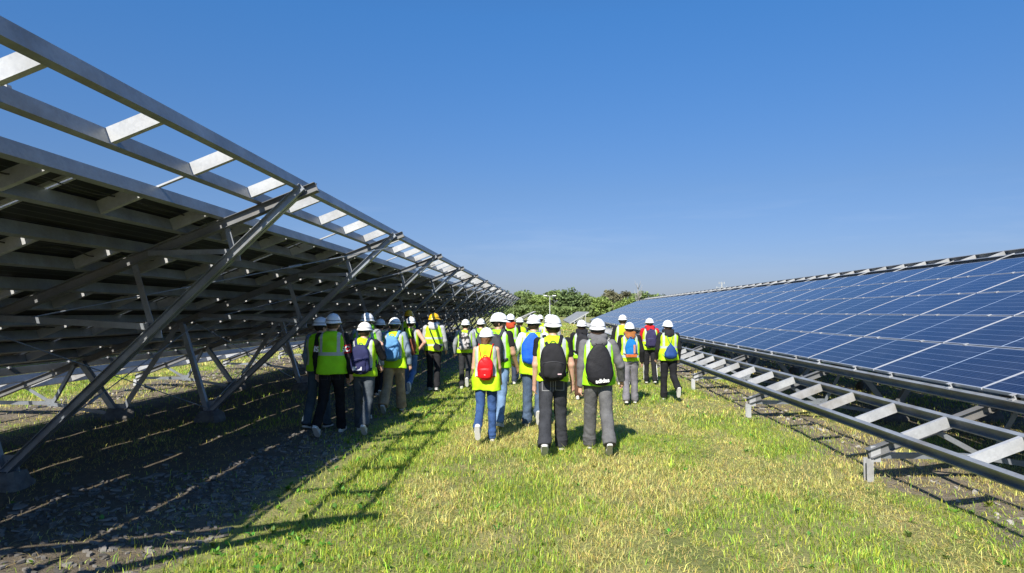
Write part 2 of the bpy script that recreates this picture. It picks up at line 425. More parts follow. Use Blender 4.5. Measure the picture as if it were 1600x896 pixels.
def make_array(ox, y_start, y_end, frame0, panel0, label, detail=True, group='long rows of the solar farm'):
    root = tag(empty('solar_array', (ox, 0, 0)), label, 'solar array', group)
    frames = []
    y = frame0
    while y < y_end + 0.2:
        if y > y_start - 0.6: frames.append(y)
        y += BAY
    y0, y1 = y_start, y_end
    # purlins: C sections with the open side towards -x
    items = []
    for i, x in enumerate(BX):
        mb = MB(); z = rz_(x)
        mb.cchan((x, y0, z + 0.002), (x, y1, z + 0.002), 0.05, BH, 0.004, side=-1, up=NRM, lip=0.014)
        items.append(((x, 8, z), mb))
    emit('purlin', root, items, [M_PURLIN])
    # rungs between purlins in every second bay of the slope
    items = []
    pairs = [(0, 1), (3, 4), (5, 6), (7, 8), (9, 10), (11, 12), (13, 14)]
    for (i, j) in pairs:
        for fy in frames + [frames[0] - BAY]:
            for k_ in range(4):
                yy = fy + 0.70 + 1.0125 * k_ + (0.03 if k_ == 3 else 0)
                if yy < y0 + 0.05 or yy > y1 - 0.1: continue
                mb = MB(); xa, xb = BX[i] + 0.002, BX[j] - 0.052
                lift = 0.006 if i in (0, 13) else 0.0
                mb.cchan((xa, yy, rz_(xa) + lift + 0.006), (xb, yy, rz_(xb) + lift + 0.006), 0.045, BH - 0.01, 0.004, side=-1, up=NRM)
                items.append((((xa + xb) / 2, yy, rz_(xa)), mb))
    emit('rung', root, items, [M_GALV])
    # thin rails over the top and bottom open bays
    items = []
    for (xa, xb) in ((BX[12] - 0.02, BX[13] + 0.0), (BX[1] - 0.05, BX[2] - 0.02)):
        if xa < 2: continue
        for fy in frames + [frames[0] - BAY]:
            for k_ in range(2):
                yy = fy + 0.95 + 2.025 * k_
                if yy < y0 + 0.05 or yy > y1 - 0.1: continue
                mb = MB(); q = BH + 0.012
                mb.bar(Vector((xa, yy, rz_(xa))) + NRM * q, Vector((xb, yy, rz_(xb))) + NRM * q, 0.035, 0.018, NRM)
                items.append(((xa, yy, rz_(xa)), mb))
    emit('rail', root, items, [M_GALV])
    raf, post, lst, brc, foot, gus = [], [], [], [], [], []
    for fy in frames:
        h0 = float(zg(ox + 0, fy))
        mb = MB()
        a, b_ = Vector((-0.26, fy, rz_(-0.26) - 0.003)), Vector((6.64, fy, rz_(6.64) - 0.003))
        mb.cchan(a - NRM * 0.09 + Vector((0, 0.006, 0)), b_ - NRM * 0.09 + Vector((0, 0.006, 0)), 0.045, 0.09, 0.004, side=-1, up=NRM)
        mb.cchan(a - NRM * 0.09 - Vector((0, 0.006, 0)), b_ - NRM * 0.09 - Vector((0, 0.006, 0)), 0.045, 0.09, 0.004, side=1, up=NRM)
        raf.append(((3, fy, 1), mb))
        mb = MB(); gz = float(zg(ox - 0.2, fy))
        mb.cchan((-0.2, fy - 0.03, gz - 0.1), (-0.2, fy - 0.03, rz_(-0.2) - 0.115), 0.07, 0.075, 0.005, side=1, up=(0, 1, 0))
        mb.box((-0.17, fy, rz_(-0.2) - 0.07), (0.10, 0.03, 0.16))
        post.append(((-0.2, fy, 0), mb))
        # footings
        f1, f2 = Vector((3.55, fy, 0.16)), Vector((2.05, fy, 0.14))
        for f_, s_ in ((f1, 0.22), (f2, 0.22)):
            mb = MB(); gz = float(zg(ox + f_.x, fy)); rr = random.Random(int(fy * 100) + int(f_.x * 10))
            n8 = 12; vs = []
            for (zz, q) in ((gz - 0.2, 1.15), (gz + 0.03, 1.1), (gz + 0.10, 0.92), (gz + 0.16, 0.72)):
                for k_ in range(n8):
                    t = 2 * math.pi * k_ / n8; w_ = s_ * q * (0.85 + 0.3 * rr.random())
                    vs.append((f_.x + w_ * 0.9 * math.copysign(abs(math.cos(t)) ** 0.6, math.cos(t)), fy + w_ * 0.75 * math.copysign(abs(math.sin(t)) ** 0.6, math.sin(t)), zz + 0.02 * rr.random()))
            fs = [(r_ * n8 + k_, r_ * n8 + (k_ + 1) % n8, (r_ + 1) * n8 + (k_ + 1) % n8, (r_ + 1) * n8 + k_) for r_ in range(3) for k_ in range(n8)]
            fs.append(tuple(range(3 * n8, 4 * n8)))
            mb.add(vs, fs)
            foot.append((tuple(f_), mb))
        def P(x, z, dy=0.0): return Vector((x, fy + dy, z))
        tip = P(6.56, rz_(6.56) - 0.05)
        base = P(3.58, 0.12)
        mb = MB(); mb.cchan(base + Vector((0, -0.05, 0)), tip + Vector((0, -0.05, 0)), 0.045, 0.078, 0.005, side=1, up=(0.7, 0, 0.7))
        mb.cchan(base + Vector((0, 0.012, 0)), tip + Vector((0, 0.012, 0)), 0.045, 0.078, 0.005, side=1, up=(0.7, 0, 0.7))
        lst.append(((5, fy, 1.5), mb))
        def S(t): return base.lerp(tip, t) + Vector((0, 0, 0))
        nA = S(0.495) + Vector((-0.05, 0, 0.08)); nB = S(0.765) + Vector((-0.04, 0, 0.06))
        segs = [
            (P(3.52, 0.15), P(3.07, rz_(3.07) - 0.06), 0.075),
            (nA, P(4.80, rz_(4.80) - 0.06), 0.06),
            (nA, P(3.35, rz_(3.35) - 0.05), 0.06),
            (nB, P(5.74, rz_(5.74) - 0.06), 0.055),
            (nB, P(4.98, rz_(4.98) - 0.05), 0.05),
            (P(2.08, 0.12), P(3.0, rz_(3.0) - 0.06), 0.085),
            (P(2.02, 0.12), P(1.42, rz_(1.42) - 0.06), 0.085),
            (P(-0.17, rz_(-0.2) - 0.09), P(0.92, 0.26), 0.055),
            (P(0.92, 0.26), P(1.98, 0.10), 0.055),
            (P(0.90, 0.27), P(0.42, rz_(0.42) - 0.06), 0.05),
            (P(0.96, 0.27), P(1.30, rz_(1.30) - 0.06), 0.05),
        ]
        for q, (p0, p1, w_) in enumerate(segs):
            mb = MB(); off = Vector((0, 0.028 if q % 2 else -0.028, 0))
            # angle iron
            t = 0.006; poly = [(-w_ / 2, -w_ / 2), (w_ / 2, -w_ / 2), (w_ / 2, -w_ / 2 + t), (-w_ / 2 + t, -w_ / 2 + t), (-w_ / 2 + t, w_ / 2), (-w_ / 2, w_ / 2)]
            if q % 2: poly = [(-a_, b2) for a_, b2 in poly][::-1]
            mb.prism(poly, p0 + off, p1 + off, up=(0, 1, 0))
            brc.append((tuple((p0 + p1) / 2), mb))
        # gusset plates with bolts
        for (cx, cz, w_, h_) in ((nA.x + 0.01, nA.z - 0.03, 0.2, 0.16), (nB.x + 0.01, nB.z - 0.03, 0.14, 0.12), (3.56, 0.22, 0.26, 0.2), (2.05, 0.18, 0.26, 0.16), (0.92, 0.27, 0.16, 0.12)):
            mb = MB()
            vs2 = [(cx - w_ / 2, cz - h_ / 2), (cx + w_ / 2, cz - h_ / 2), (cx + w_ * 0.35, cz + h_ / 2), (cx - w_ * 0.35, cz + h_ / 2)]
            mb.add([(x_, fy - 0.008, z_) for x_, z_ in vs2] + [(x_, fy + 0.002, z_) for x_, z_ in vs2],
                   [(0, 1, 2, 3), (7, 6, 5, 4), (0, 4, 5, 1), (1, 5, 6, 2), (2, 6, 7, 3), (3, 7, 4, 0)])
            if detail and fy < 20:
                for (bx_, bz_) in ((-0.25, -0.2), (0.25, -0.2), (0, 0.2)):
                    mb.tube([(cx + bx_ * w_, fy - 0.022, cz + bz_ * h_), (cx + bx_ * w_, fy - 0.006, cz + bz_ * h_)], 0.009, 6)
            gus.append(((cx, fy, cz), mb))
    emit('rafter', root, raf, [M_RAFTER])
    emit('post', root, post, [M_GALV])
    emit('footing', root, foot, [M_CONC])
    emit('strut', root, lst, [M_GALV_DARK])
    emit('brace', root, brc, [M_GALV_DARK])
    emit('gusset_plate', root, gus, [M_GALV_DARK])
    if detail and ox < 0:
        rc = random.Random(3)
        for (cx, sag) in ((5.50, 0.05), (4.62, 0.07), (3.70, 0.05), (2.75, 0.06)):
            mb = MB(); pts = []; yy = y0 + 0.3
            while yy < min(y1, 34):
                pts.append(Vector((cx + rc.uniform(-0.02, 0.02), yy, rz_(cx))) + NRM * (BH - 0.012)); d_ = rc.uniform(0.7, 1.3)
                pts.append(Vector((cx + rc.uniform(-0.02, 0.02), yy + d_ / 2, rz_(cx) - rc.uniform(0.3, 1.3) * sag)) + NRM * (BH - 0.012)); yy += d_
            q = [pts[0]]
            for a_, b2 in zip(pts[:-1], pts[1:]): q += [a_.lerp(b2, 0.25), a_.lerp(b2, 0.75)]
            mb.tube(q, 0.006, 5); mb.build('cable', [M_JBOX], root, True)
    # wind bracing rods with turnbuckles
    if detail:
        for b0 in [q for q in (0, 1, 2, 5, 8) if q + 1 < len(frames)]:
            ya, yb = frames[b0], frames[b0 + 1]
            for (p0, p1) in (((3.5, yb, 0.2), (3.3, ya, 1.55)), ((6.5, yb, 2.78), (3.6, ya, 1.66)), ((3.5, ya, 0.2), (3.3, yb, 1.55))):
                if b0 == 0 and p0[2] > 1: continue
                p0, p1 = Vector(p0), Vector(p1)
                mb = MB(); mb.tube([p0, p1], 0.0075, 6)
                c = p0.lerp(p1, 0.36); d = (p1 - p0).normalized() * 0.12
                mb.tube([c - d, c - d * 0.8, c + d * 0.8, c + d], [0.008, 0.02, 0.02, 0.008], 6)
                mb.build('tie_rod', [M_GALV_DARK], root)
    # panels
    plist = []
    for r_ in range(5):
        xg = 0.97 + 0.945 * r_
        cx = xg + 0.945 / 2
        yy = panel0
        while yy - 2.26 > y0: yy -= 2.26
        while yy + 2.26 < y1 + 0.05:
            c = Vector((cx, yy + 1.13, rz_(cx))) + NRM * (BH + 0.006)
            plist.append(c); yy += 2.26
    plist.sort(key=lambda c: (c + root.location - Vector(CAM)).length)
    for c in plist[:100]:
        o = bpy.data.objects.new('solar_panel', PANEL); COL.objects.link(o); o.parent = root
        jit = random.uniform(-1, 1)
        o.location = c + NRM * 0.001 * jit
        o.rotation_euler = (PANEL_ROT.x + 0.0012 * jit, PANEL_ROT.y + random.uniform(-0.002, 0.002), PANEL_ROT.z)
    if len(plist) > 100:
        # remaining far panels as one part; flat local frame so that the cell pattern stays right
        vv, ff, mm_ = [], [], []
        bv = np.array([v.co[:] for v in PANEL.vertices]); bf = [tuple(p.vertices) for p in PANEL.polygons]; bm_ = [p.material_index for p in PANEL.polygons]
        org = plist[100]
        for c in plist[100:]:
            d = c - org; loc = np.array([d.dot(SLP), d.y, 0.0])
            nn = len(vv) * len(bv); vv.append(bv + loc); ff += [tuple(i + nn for i in f) for f in bf]; mm_ += bm_
        o = mesh_obj('solar_panel', np.concatenate(vv), ff, [M_CELL, M_ALU, M_BACK, M_JBOX], root, slots=mm_)
        o.location = org; o.rotation_euler = PANEL_ROT; o['kind'] = 'stuff'
    # clamps
    items = []
    for r_ in range(5):
        xg = 0.97 + 0.945 * r_
        yy = panel0
        while yy - 2.26 > y0: yy -= 2.26
        while yy + 2.26 < y1 + 0.05:
            for q in (0.5, 1.76):
                mb = MB()
                off = -0.012 if r_ == 0 else (0.012 if r_ == 5 else 0.0)
                p = Vector((xg + off - 0.0, yy + q, rz_(xg + off)))
                zt = BH + 0.006 + 0.035
                mb.bar(p + NRM * (zt - 0.03) - Vector((0, 0.022, 0)), p + NRM * (zt - 0.03) + Vector((0, 0.022, 0)), 0.014, 0.06, NRM)
                mb.bar(p + NRM * (zt + 0.004) - Vector((0, 0.025, 0)), p + NRM * (zt + 0.004) + Vector((0, 0.025, 0)), 0.05, 0.008, NRM)
                if r_ == 0:
                    mb.bar(p + NRM * (zt - 0.045) - SLP * 0.02 - Vector((0, 0.03, 0)), p + NRM * (zt - 0.045) - SLP * 0.02 + Vector((0, 0.03, 0)), 0.045, 0.03, NRM)
                items.append((tuple(p), mb))
            yy += 2.26
    emit('clamp', root, items, [M_GALV])
    return root

# far variant of the cell material uses the same pattern, tiled by its own coordinates


LEFT_X, RIGHT_X = -8.9, 3.58
make_array(LEFT_X, 2.3, 64.0, 6.45 - BAY, 2.35, 'grey steel rack seen from behind with panel undersides, rising over the walkers at left')
make_array(RIGHT_X, -3.1, 66.0, 7.1 - 2 * BAY, 7.13, 'blue solar panels on low galvanised rack facing the path on the right side')
make_array(LEFT_X - 12.48, 2.3, 64.0, 6.45 - BAY, 2.35, 'second panel row glimpsed beyond the grass strip under the near left rack', detail=False)

# ------------------------------------------------------------ grass, chips
def mat_attr(name, attr, rough=0.6, transl=0.0):
    m, n, b = nt(name)
    a = n.nodes.new('ShaderNodeAttribute'); a.attribute_name = attr
    n.links.new(a.outputs['Color'], b.inputs['Base Color'])
    b.inputs['Roughness'].default_value = rough
    b.inputs['Specular IOR Level'].default_value = 0.25
    if transl:
        t = n.nodes.new('ShaderNodeBsdfTranslucent'); n.links.new(a.outputs['Color'], t.inputs['Color'])
        mx = n.nodes.new('ShaderNodeMixShader'); mx.inputs[0].default_value = transl
        n.links.new(b.outputs[0], mx.inputs[1]); n.links.new(t.outputs[0], mx.inputs[2])
        n.links.new(mx.outputs[0], n.nodes['Material Output'].inputs['Surface'])
    return m
M_GRASS = mat_attr('grass_blades', 'gcol', 0.5, 0.3)

def vnoise(x, y, sc, seed):
    """smooth value noise"""
    r_ = np.random.default_rng(seed).random((256, 256))
    x = x * sc + 1000.3; y = y * sc + 1000.7
    xi = np.floor(x).astype(int); yi = np.floor(y).astype(int); fx = x - xi; fy = y - yi
    fx = fx * fx * (3 - 2 * fx); fy = fy * fy * (3 - 2 * fy)
    g = lambda a, b_: r_[a % 256, b_ % 256]
    return (g(xi, yi) * (1 - fx) + g(xi + 1, yi) * fx) * (1 - fy) + (g(xi, yi + 1) * (1 - fx) + g(xi + 1, yi + 1) * fx) * fy
def fnoise(x, y, sc, seed): return (vnoise(x, y, sc, seed) + 0.5 * vnoise(x, y, sc * 2.1, seed + 1) + 0.25 * vnoise(x, y, sc * 4.3, seed + 2)) / 1.75

def cover(x, y):
    """share of the ground covered with grass"""
    xw = x + (fnoise(x, y, 0.9, 3) - 0.5) * 1.3
    xs_ = [-30, -11.5, -9.5, -9.1, -8.4, -8.0, -7.3, -5.5, -3.5, -2.9, -2.5, 3.2, 3.7, 4.3, 4.7, 5.5, 9.5, 11, 30]
    ds_ = [1, 1, 0.8, 0.15, 0.15, 0.4, 0.12, 0.14, 0.25, 0.55, 1, 1, 0.30, 0.25, 0.8, 0.35, 0.35, 0.9, 1]
    c = np.interp(xw, xs_, ds_)
    # the stony patch without much grass
    d = np.hypot((x + 3.6) / 1.5, (y - 6.2) / 3.4)
    c = c * (1 - 0.75 * (d < 1))
    d = np.hypot((x + 2.9) / 0.9, (y - 9.0) / 2.6)
    c = c * (1 - 0.6 * (d < 1))
    for (bx_, by_, br) in ((-0.95, 7.3, 0.45), (1.75, 5.5, 0.55), (0.9, 4.7, 0.35), (2.9, 7.6, 0.4), (-0.4, 5.0, 0.3), (1.2, 10.0, 0.5)):
        c = c * (1 - 0.5 * np.exp(-(((x - bx_) / br) ** 2 + ((y - by_) / br / 1.3) ** 2)))
    return c * (0.55 + 0.6 * fnoise(x, y, 2.2, 9))

def make_blades(name, x0, x1, y0, y1, dens, h, w, seed, label, frustum=True):
    g = np.random.default_rng(seed)
    n_ = int((x1 - x0) * (y1 - y0) * dens)
    x = g.uniform(x0, x1, n_); y = g.uniform(y0, y1, n_)
    # tufting
    nc_ = max(1, n_ // 14); ci_ = g.integers(0, nc_, n_); tx = g.uniform(x0, x1, nc_)[ci_]; ty = g.uniform(y0, y1, nc_)[ci_]
    tuft = g.random(n_) < 0.45
    x = np.where(tuft, tx + g.normal(0, 0.022, n_), x); y = np.where(tuft, ty + g.normal(0, 0.022, n_), y)
    ctone = g.lognormal(0, 0.28, nc_)[ci_]; chh = g.lognormal(0, 0.22, nc_)[ci_]
    keep = (g.random(n_) < cover(x, y)) & (np.abs(x) < y * 0.98 + 2.8)
    x, y, ctone, chh, tuft = x[keep], y[keep], ctone[keep], chh[keep], tuft[keep]; n_ = len(x)
    st = fnoise(x, y * 0.25, 1.6, 21)                     # long streaks along the lane
    dry = np.clip((fnoise(x, y, 0.6, 31) - 0.44) * 4.4 + (st - 0.5) * 2.8 + 0.26 + 0.34 * np.exp(-((x - 0.6) / 1.7) ** 2) + 0.25 * np.exp(-((x + 0.35) / 0.16) ** 2) - 0.85 * np.exp(-((x + 2.0) / 0.75) ** 2), 0.05, 0.95)
    isdry = g.random(n_) < dry
    tall = 0.65 + 0.7 * fnoise(x, y, 1.1, 41)
    ang = g.uniform(0, 2 * math.pi, n_)
    hh_ = h * tall * g.lognormal(0, 0.32, n_) * np.where(isdry, 0.85, 1.0)
    hh_ = hh_ * np.where(tuft, chh * 1.12, 0.9)
    mat = np.clip((fnoise(x, y * 0.5, 0.8, 61) - 0.45) * 4, 0, 1)
    flat = (g.random(n_) < np.where(isdry, 0.22 + 0.5 * mat, 0.05 + 0.3 * mat)); hh_ = hh_ * (1 - 0.35 * mat)
    hh_ = np.minimum(hh_, h * 2.6)
    ww = w * g.uniform(0.6, 1.35, n_)
    lean = g.uniform(0.2, 1.25, n_) * hh_ * np.where(isdry, 1.35, 0.9)
    lean = np.where(flat, hh_ * 1.6 + 0.03, lean); hh_ = np.where(flat, 0.012 + 0.2 * hh_, hh_)
    la = ang + math.pi / 2 + g.normal(0, 0.5, n_)
    z = zg(x, y)
    dx, dy = np.cos(ang) * ww / 2, np.sin(ang) * ww / 2
    lx, ly = np.cos(la) * lean, np.sin(la) * lean
    P0 = np.stack([x - dx, y - dy, z - 0.01], -1); P1 = np.stack([x + dx, y + dy, z - 0.01], -1)
    mx_, my_, mz = x + lx * 0.32, y + ly * 0.32, z + hh_ * 0.58
    P2 = np.stack([mx_ + dx * 0.75, my_ + dy * 0.75, mz], -1); P3 = np.stack([mx_ - dx * 0.75, my_ - dy * 0.75, mz], -1)
    P4 = np.stack([x + lx, y + ly, z + hh_ * g.uniform(0.75, 1.0, n_)], -1)
    V = np.stack([P0, P1, P2, P3, P4], 1).reshape(-1, 3)
    i = np.arange(n_)[:, None] * 5
    tri = np.concatenate([i + [0, 1, 2], i + [0, 2, 3], i + [3, 2, 4]], 0)
    o = mesh_obj(name, V, tri, M_GRASS, smooth=True)
    gr = np.stack([g.uniform(0.16, 0.27, n_), g.uniform(0.29, 0.42, n_), g.uniform(0.02, 0.055, n_)], -1)
    dr = np.stack([g.uniform(0.48, 0.70, n_), g.uniform(0.45, 0.62, n_), g.uniform(0.12, 0.22, n_)], -1)
    mid = np.stack([g.uniform(0.38, 0.54, n_), g.uniform(0.45, 0.60, n_), g.uniform(0.05, 0.10, n_)], -1)
    tn = np.where(tuft, ctone, 1.0)[:, None]
    c = tn * np.where(isdry[:, None], dr, np.where(g.random(n_)[:, None] < 0.5, mid, gr)) * g.uniform(0.75, 1.15, n_)[:, None]
    c5 = np.repeat(c[:, None, :], 5, 1)
    c5 = np.concatenate([c5, np.ones((n_, 5, 1))], -1).astype(np.float32)
    at = o.data.color_attributes.new('gcol', 'FLOAT_COLOR', 'POINT'); at.data.foreach_set('color', c5.ravel())
    tag(o, label, 'grass', None, 'stuff')
    return o
make_blades('grass', -8.5, 9.0, 2.4, 10.5, 3500, 0.050, 0.0055, 11, 'short green and straw coloured grass nearest the viewer')
make_blades('grass', -19, 9.0, 10.5, 19, 1000, 0.055, 0.0095, 12, 'short grass around and just beyond the walking people')
make_blades('grass', -24, 14, 19, 42, 200, 0.07, 0.022, 13, 'meadow grass between the racks beyond the people')
make_blades('grass', -40, 14, 42, 95, 36, 0.10, 0.06, 14, 'distant pale green meadow grass towards the trees')

# flat broken chips of dried mud and slate
M_CHIP = mat_attr('mud_chips', 'gcol', 0.85)
def make_chips(label, spots, seed, vr=(0.07, 0.2), sz=-3.25):
    g = np.random.default_rng(seed); vs = []; fs = []; cs = []
    for (cx, cy, rx, ry, n_) in spots:
        for _ in range(n_):
            t = g.uniform(0, 2 * math.pi); q = math.sqrt(g.random())
            x = cx + rx * q * math.cos(t); y = cy + ry * q * math.sin(t)
            s = g.lognormal(sz, 0.42); k_ = g.integers(4, 7); a0 = g.uniform(0, 6.28)
            pts = [(s * g.uniform(0.7, 1.15) * math.cos(a0 + 6.283 * j / k_), 0.55 * s * g.uniform(0.7, 1.15) * math.sin(a0 + 6.283 * j / k_)) for j in range(k_)]
            ca, sa = math.cos(a0), math.sin(a0); tx_, ty_ = g.normal(0, 0.13, 2); z = float(zg(x, y)); h = g.uniform(0.006, 0.02)
            base = len(vs)
            for lay in (0, 1):
                for (u, v_) in pts:
                    xx = u * ca - v_ * sa; yy = u * sa + v_ * ca
                    vs.append((x + xx * (0.93 if lay else 1), y + yy * (0.93 if lay else 1), z + 0.002 + tx_ * xx + ty_ * yy + lay * h))
            fs.append(tuple(base + k_ + j for j in range(k_)))
            for j in range(k_): fs.append((base + j, base + (j + 1) % k_, base + k_ + (j + 1) % k_, base + k_ + j))
            v_ = g.uniform(*vr); cs += [(v_ * 1.02, v_ * 0.95, v_ * 0.86, 1)] * (2 * k_)
    o = mesh_obj('mud_chips', vs, fs, M_CHIP)
    at = o.data.color_attributes.new('gcol', 'FLOAT_COLOR', 'POINT'); at.data.foreach_set('color', np.array(cs, dtype=np.float32).ravel())
    tag(o, label, 'mud chips', None, 'stuff')
make_chips('grey flat chips of dried mud scattered beside the left rack', [(-3.7, 5.4, 1.25, 1.9, 1000), (-3.0, 8.2, 0.6, 2.6, 520), (-4.2, 7.5, 1.4, 3.0, 120)], 5, (0.08, 0.22), -3.5)
make_chips('pale crumbled earth lumps along the front of the racks', [(4.05, 9 + 4 * i, 0.32, 2.2, 45) for i in range(-1, 6)] + [(-8.7, 13 + 5 * i, 0.5, 2.6, 120) for i in range(5)], 6, (0.2, 0.4), -3.5)

# broad leaved weeds and a few long dry stems lying in the grass
def make_weeds():
    g = np.random.default_rng(77); vs = []; fs = []; cs = []
    for _ in range(950):
        if g.random() < 0.55: x = g.normal(-2.15, 0.35)
        else: x = g.uniform(-5.5, 5.0)
        y = 3.6 + 10 * g.random() ** 1.3
        if g.random() > cover(np.array([x]), np.array([y]))[0] + 0.1: continue
        z = float(zg(x, y)); k_ = g.integers(4, 9); L = g.uniform(0.03, 0.085); col = np.array([g.uniform(0.07, 0.17), g.uniform(0.20, 0.34), g.uniform(0.02, 0.05)])
        for j in range(k_):
            a = g.uniform(0, 6.28); e = g.uniform(0.3, 1.2); l_ = L * g.uniform(0.6, 1.2); w = l_ * g.uniform(0.14, 0.26)
            d = np.array([math.cos(a) * math.cos(e), math.sin(a) * math.cos(e), math.sin(e)]); sd = np.array([-math.sin(a), math.cos(a), 0])
            p = np.array([x, y, z]); b_ = len(vs)
            vs += [p, p + d * l_ * 0.45 + sd * w, p + d * l_ * 0.45 - sd * w, p + d * l_ + np.array([0, 0, -0.25 * l_])]
            fs += [(b_, b_ + 1, b_ + 2), (b_ + 1, b_ + 3, b_ + 2)]; cs += [(*(col * g.uniform(0.8, 1.2)), 1)] * 4
    for _ in range(1500):
        x = g.uniform(-4, 5.5); y = 3.6 + 9 * g.random() ** 1.2; z = float(zg(x, y)); a = g.uniform(0, 6.28); l_ = g.uniform(0.08, 0.26); w = 0.0018
        if fnoise(np.array([x]), np.array([y]), 0.7, 31)[0] < 0.47: continue
        d = np.array([math.cos(a), math.sin(a), g.uniform(-0.02, 0.16)]); sd = np.array([-math.sin(a), math.cos(a), 0]); p = np.array([x, y, z + g.uniform(0.01, 0.045)]); b_ = len(vs)
        q = p + d * l_ * 0.5 + sd * l_ * g.uniform(-0.15, 0.15)
        vs += [p - sd * w, p + sd * w, q + sd * w, q - sd * w, p + d * l_]
        fs += [(b_, b_ + 1, b_ + 2), (b_, b_ + 2, b_ + 3), (b_ + 3, b_ + 2, b_ + 4)]
        v_ = g.uniform(0.7, 1.1); cs += [(0.55 * v_, 0.47 * v_, 0.27 * v_, 1)] * 5
    o = mesh_obj('weeds', np.array(vs), np.array(fs), M_GRASS)
    at = o.data.color_attributes.new('gcol', 'FLOAT_COLOR', 'POINT'); at.data.foreach_set('color', np.array(cs, dtype=np.float32).ravel())
    tag(o, 'broad leaved weeds and dry straw stems lying in the meadow', 'weeds', None, 'stuff')
make_weeds()

# ------------------------------------------------------------ far small arrays
def far_array(x0, x1, z0, z1, y0, y1, label):
    root = tag(empty('small_solar_array', (x0, y0, 0)), label, 'solar array', 'small panel racks far across the meadow')
    w = x1 - x0; sl = (z1 - z0) / w
    mb = MB(); n_ = int((y1 - y0) / 2.2)
    for i in range(n_):
        a, b_ = i * 2.2, i * 2.2 + 2.16
        mb.add([(0, a, z0), (w, a, z1), (w, b_, z1), (0, b_, z0), (0, a, z0 - 0.05), (w, a, z1 - 0.05), (w, b_, z1 - 0.05), (0, b_, z0 - 0.05)],
               [(0, 1, 2, 3), (7, 6, 5, 4), (0, 4, 5, 1), (1, 5, 6, 2), (2, 6, 7, 3), (3, 7, 4, 0)])
    mb.build('panel_surface', [M_FARPANEL], root)
    for a in np.arange(0.05, y1 - y0, 4.4):
        m2 = MB(); m2.bar((0, a, z0 - 0.13), (w + 0.1, a, z1 - 0.13 + 0.1 * sl), 0.09, 0.14); m2.build('rafter', [M_GALV], root)
        for (px_, d) in ((0.25 * w, 0.0), (0.85 * w, 0.0)):
            m2 = MB(); m2.bar((px_, a, -0.1), (px_, a, z0 + sl * px_ - 0.2), 0.1, 0.1, (0, 1, 0)); m2.build('post', [M_GALV], root)
        m2 = MB(); m2.bar((0.25 * w, a + 0.06, 0.1), (0.85 * w, a + 0.06, z0 + sl * 0.85 * w - 0.25), 0.07, 0.07); m2.build('brace', [M_GALV], root)
    return root
m, n, b = nt('dusty_panels')
g = n.nodes.new('ShaderNodeNewGeometry')
n.links.new(ramp(n, noise(n, g.outputs['Position'], 0.8, 4), [(0.3, (0.20, 0.21, 0.21)), (0.8, (0.30, 0.31, 0.31))]), b.inputs['Base Color'])
b.inputs['Roughness'].default_value = 0.7
M_FARPANEL = m
far_array(3.5, 6.1, 0.2, 1.72, 92, 126, 'pale dusty small rack between the man with the black backpack and the right array')
far_array(-5.2, -1.7, 0.25, 1.80, 107, 133, 'small dark rack seen end on, left of the far twin head lamp post')

# ------------------------------------------------------------ lamp post, mast
M_POLE = mat_steel('painted_pole', (0.55, 0.56, 0.56), 0.5, 0.1)
m, n, b = nt('lamp_glass'); b.inputs['Base Color'].default_value = (0.75, 0.76, 0.78, 1); b.inputs['Roughness'].default_value = 0.3; M_LAMPW = m
lp = tag(empty('street_lamp', (1.3, 150, 0)), 'thin grey lamp post with two flat heads before the trees', 'street lamp')
mb = MB(); mb.tube([(0, 0, -0.1), (0, 0, 0.3), (0, 0, 5.2)], [0.11, 0.09, 0.06], 10); mb.build('pole', [M_POLE], lp, True)
mb = MB(); mb.tube([(-0.7, 0, 5.25), (0, 0, 5.15), (0.7, 0, 5.25)], 0.05, 8); mb.build('arm', [M_POLE], lp, True)
for s_ in (-1, 1):
    mb = MB(); mb.box((s_ * 1.0, 0, 5.32), (0.85, 0.35, 0.16), taper=0.8); mb.build('lamp_head', [M_LAMPW], lp)
ms = tag(empty('antenna_mast', (79, 300, 0)), 'thin lattice antenna mast rising beyond the right panel array', 'mast')
mb = MB()
for (a, b_) in ((-0.5, -0.4), (0.5, -0.4), (0, 0.5)): mb.tube([(a, b_, 0), (a * 0.5, b_ * 0.5, 14.5)], 0.07, 5)
for i in range(14):
    k0, k1 = 1 - 0.5 * i / 14.5, 1 - 0.5 * (i + 1) / 14.5
    mb.tube([(-0.5 * k0, -0.4 * k0, i), (0.5 * k1, -0.4 * k1, i + 1)], 0.04, 4); mb.tube([(0.5 * k0, -0.4 * k0, i), (0, 0.5 * k1, i + 1)], 0.04, 4)
mb.build('lattice', [M_POLE], ms)
for z_, w_ in ((14.4, 1.3), (12.4, 2.4), (10.8, 1.2)):
    mb = MB(); mb.tube([(-w_, 0, z_), (w_, 0, z_)], 0.07, 5)
    for q in (-1, 0, 1): mb.tube([(q * w_ * 0.9, 0, z_ - 0.5), (q * w_ * 0.9, 0, z_ + 0.6)], 0.1, 5)
    mb.build('antenna', [M_POLE], ms)

# ------------------------------------------------------------ trees
M_LEAF = mat_attr('foliage', 'gcol', 0.6, 0.25)
m, n, b = nt('bark'); g = n.nodes.new('ShaderNodeNewGeometry')
n.links.new(ramp(n, noise(n, g.outputs['Position'], 3, 4), [(0.3, (0.10, 0.085, 0.07)), (0.8, (0.22, 0.19, 0.16))]), b.inputs['Base Color']); b.inputs['Roughness'].default_value = 0.9
M_BARK = m
m, n, b = nt('pale_bark'); b.inputs['Base Color'].default_value = (0.34, 0.32, 0.29, 1); b.inputs['Roughness'].default_value = 0.9; M_PALE = m

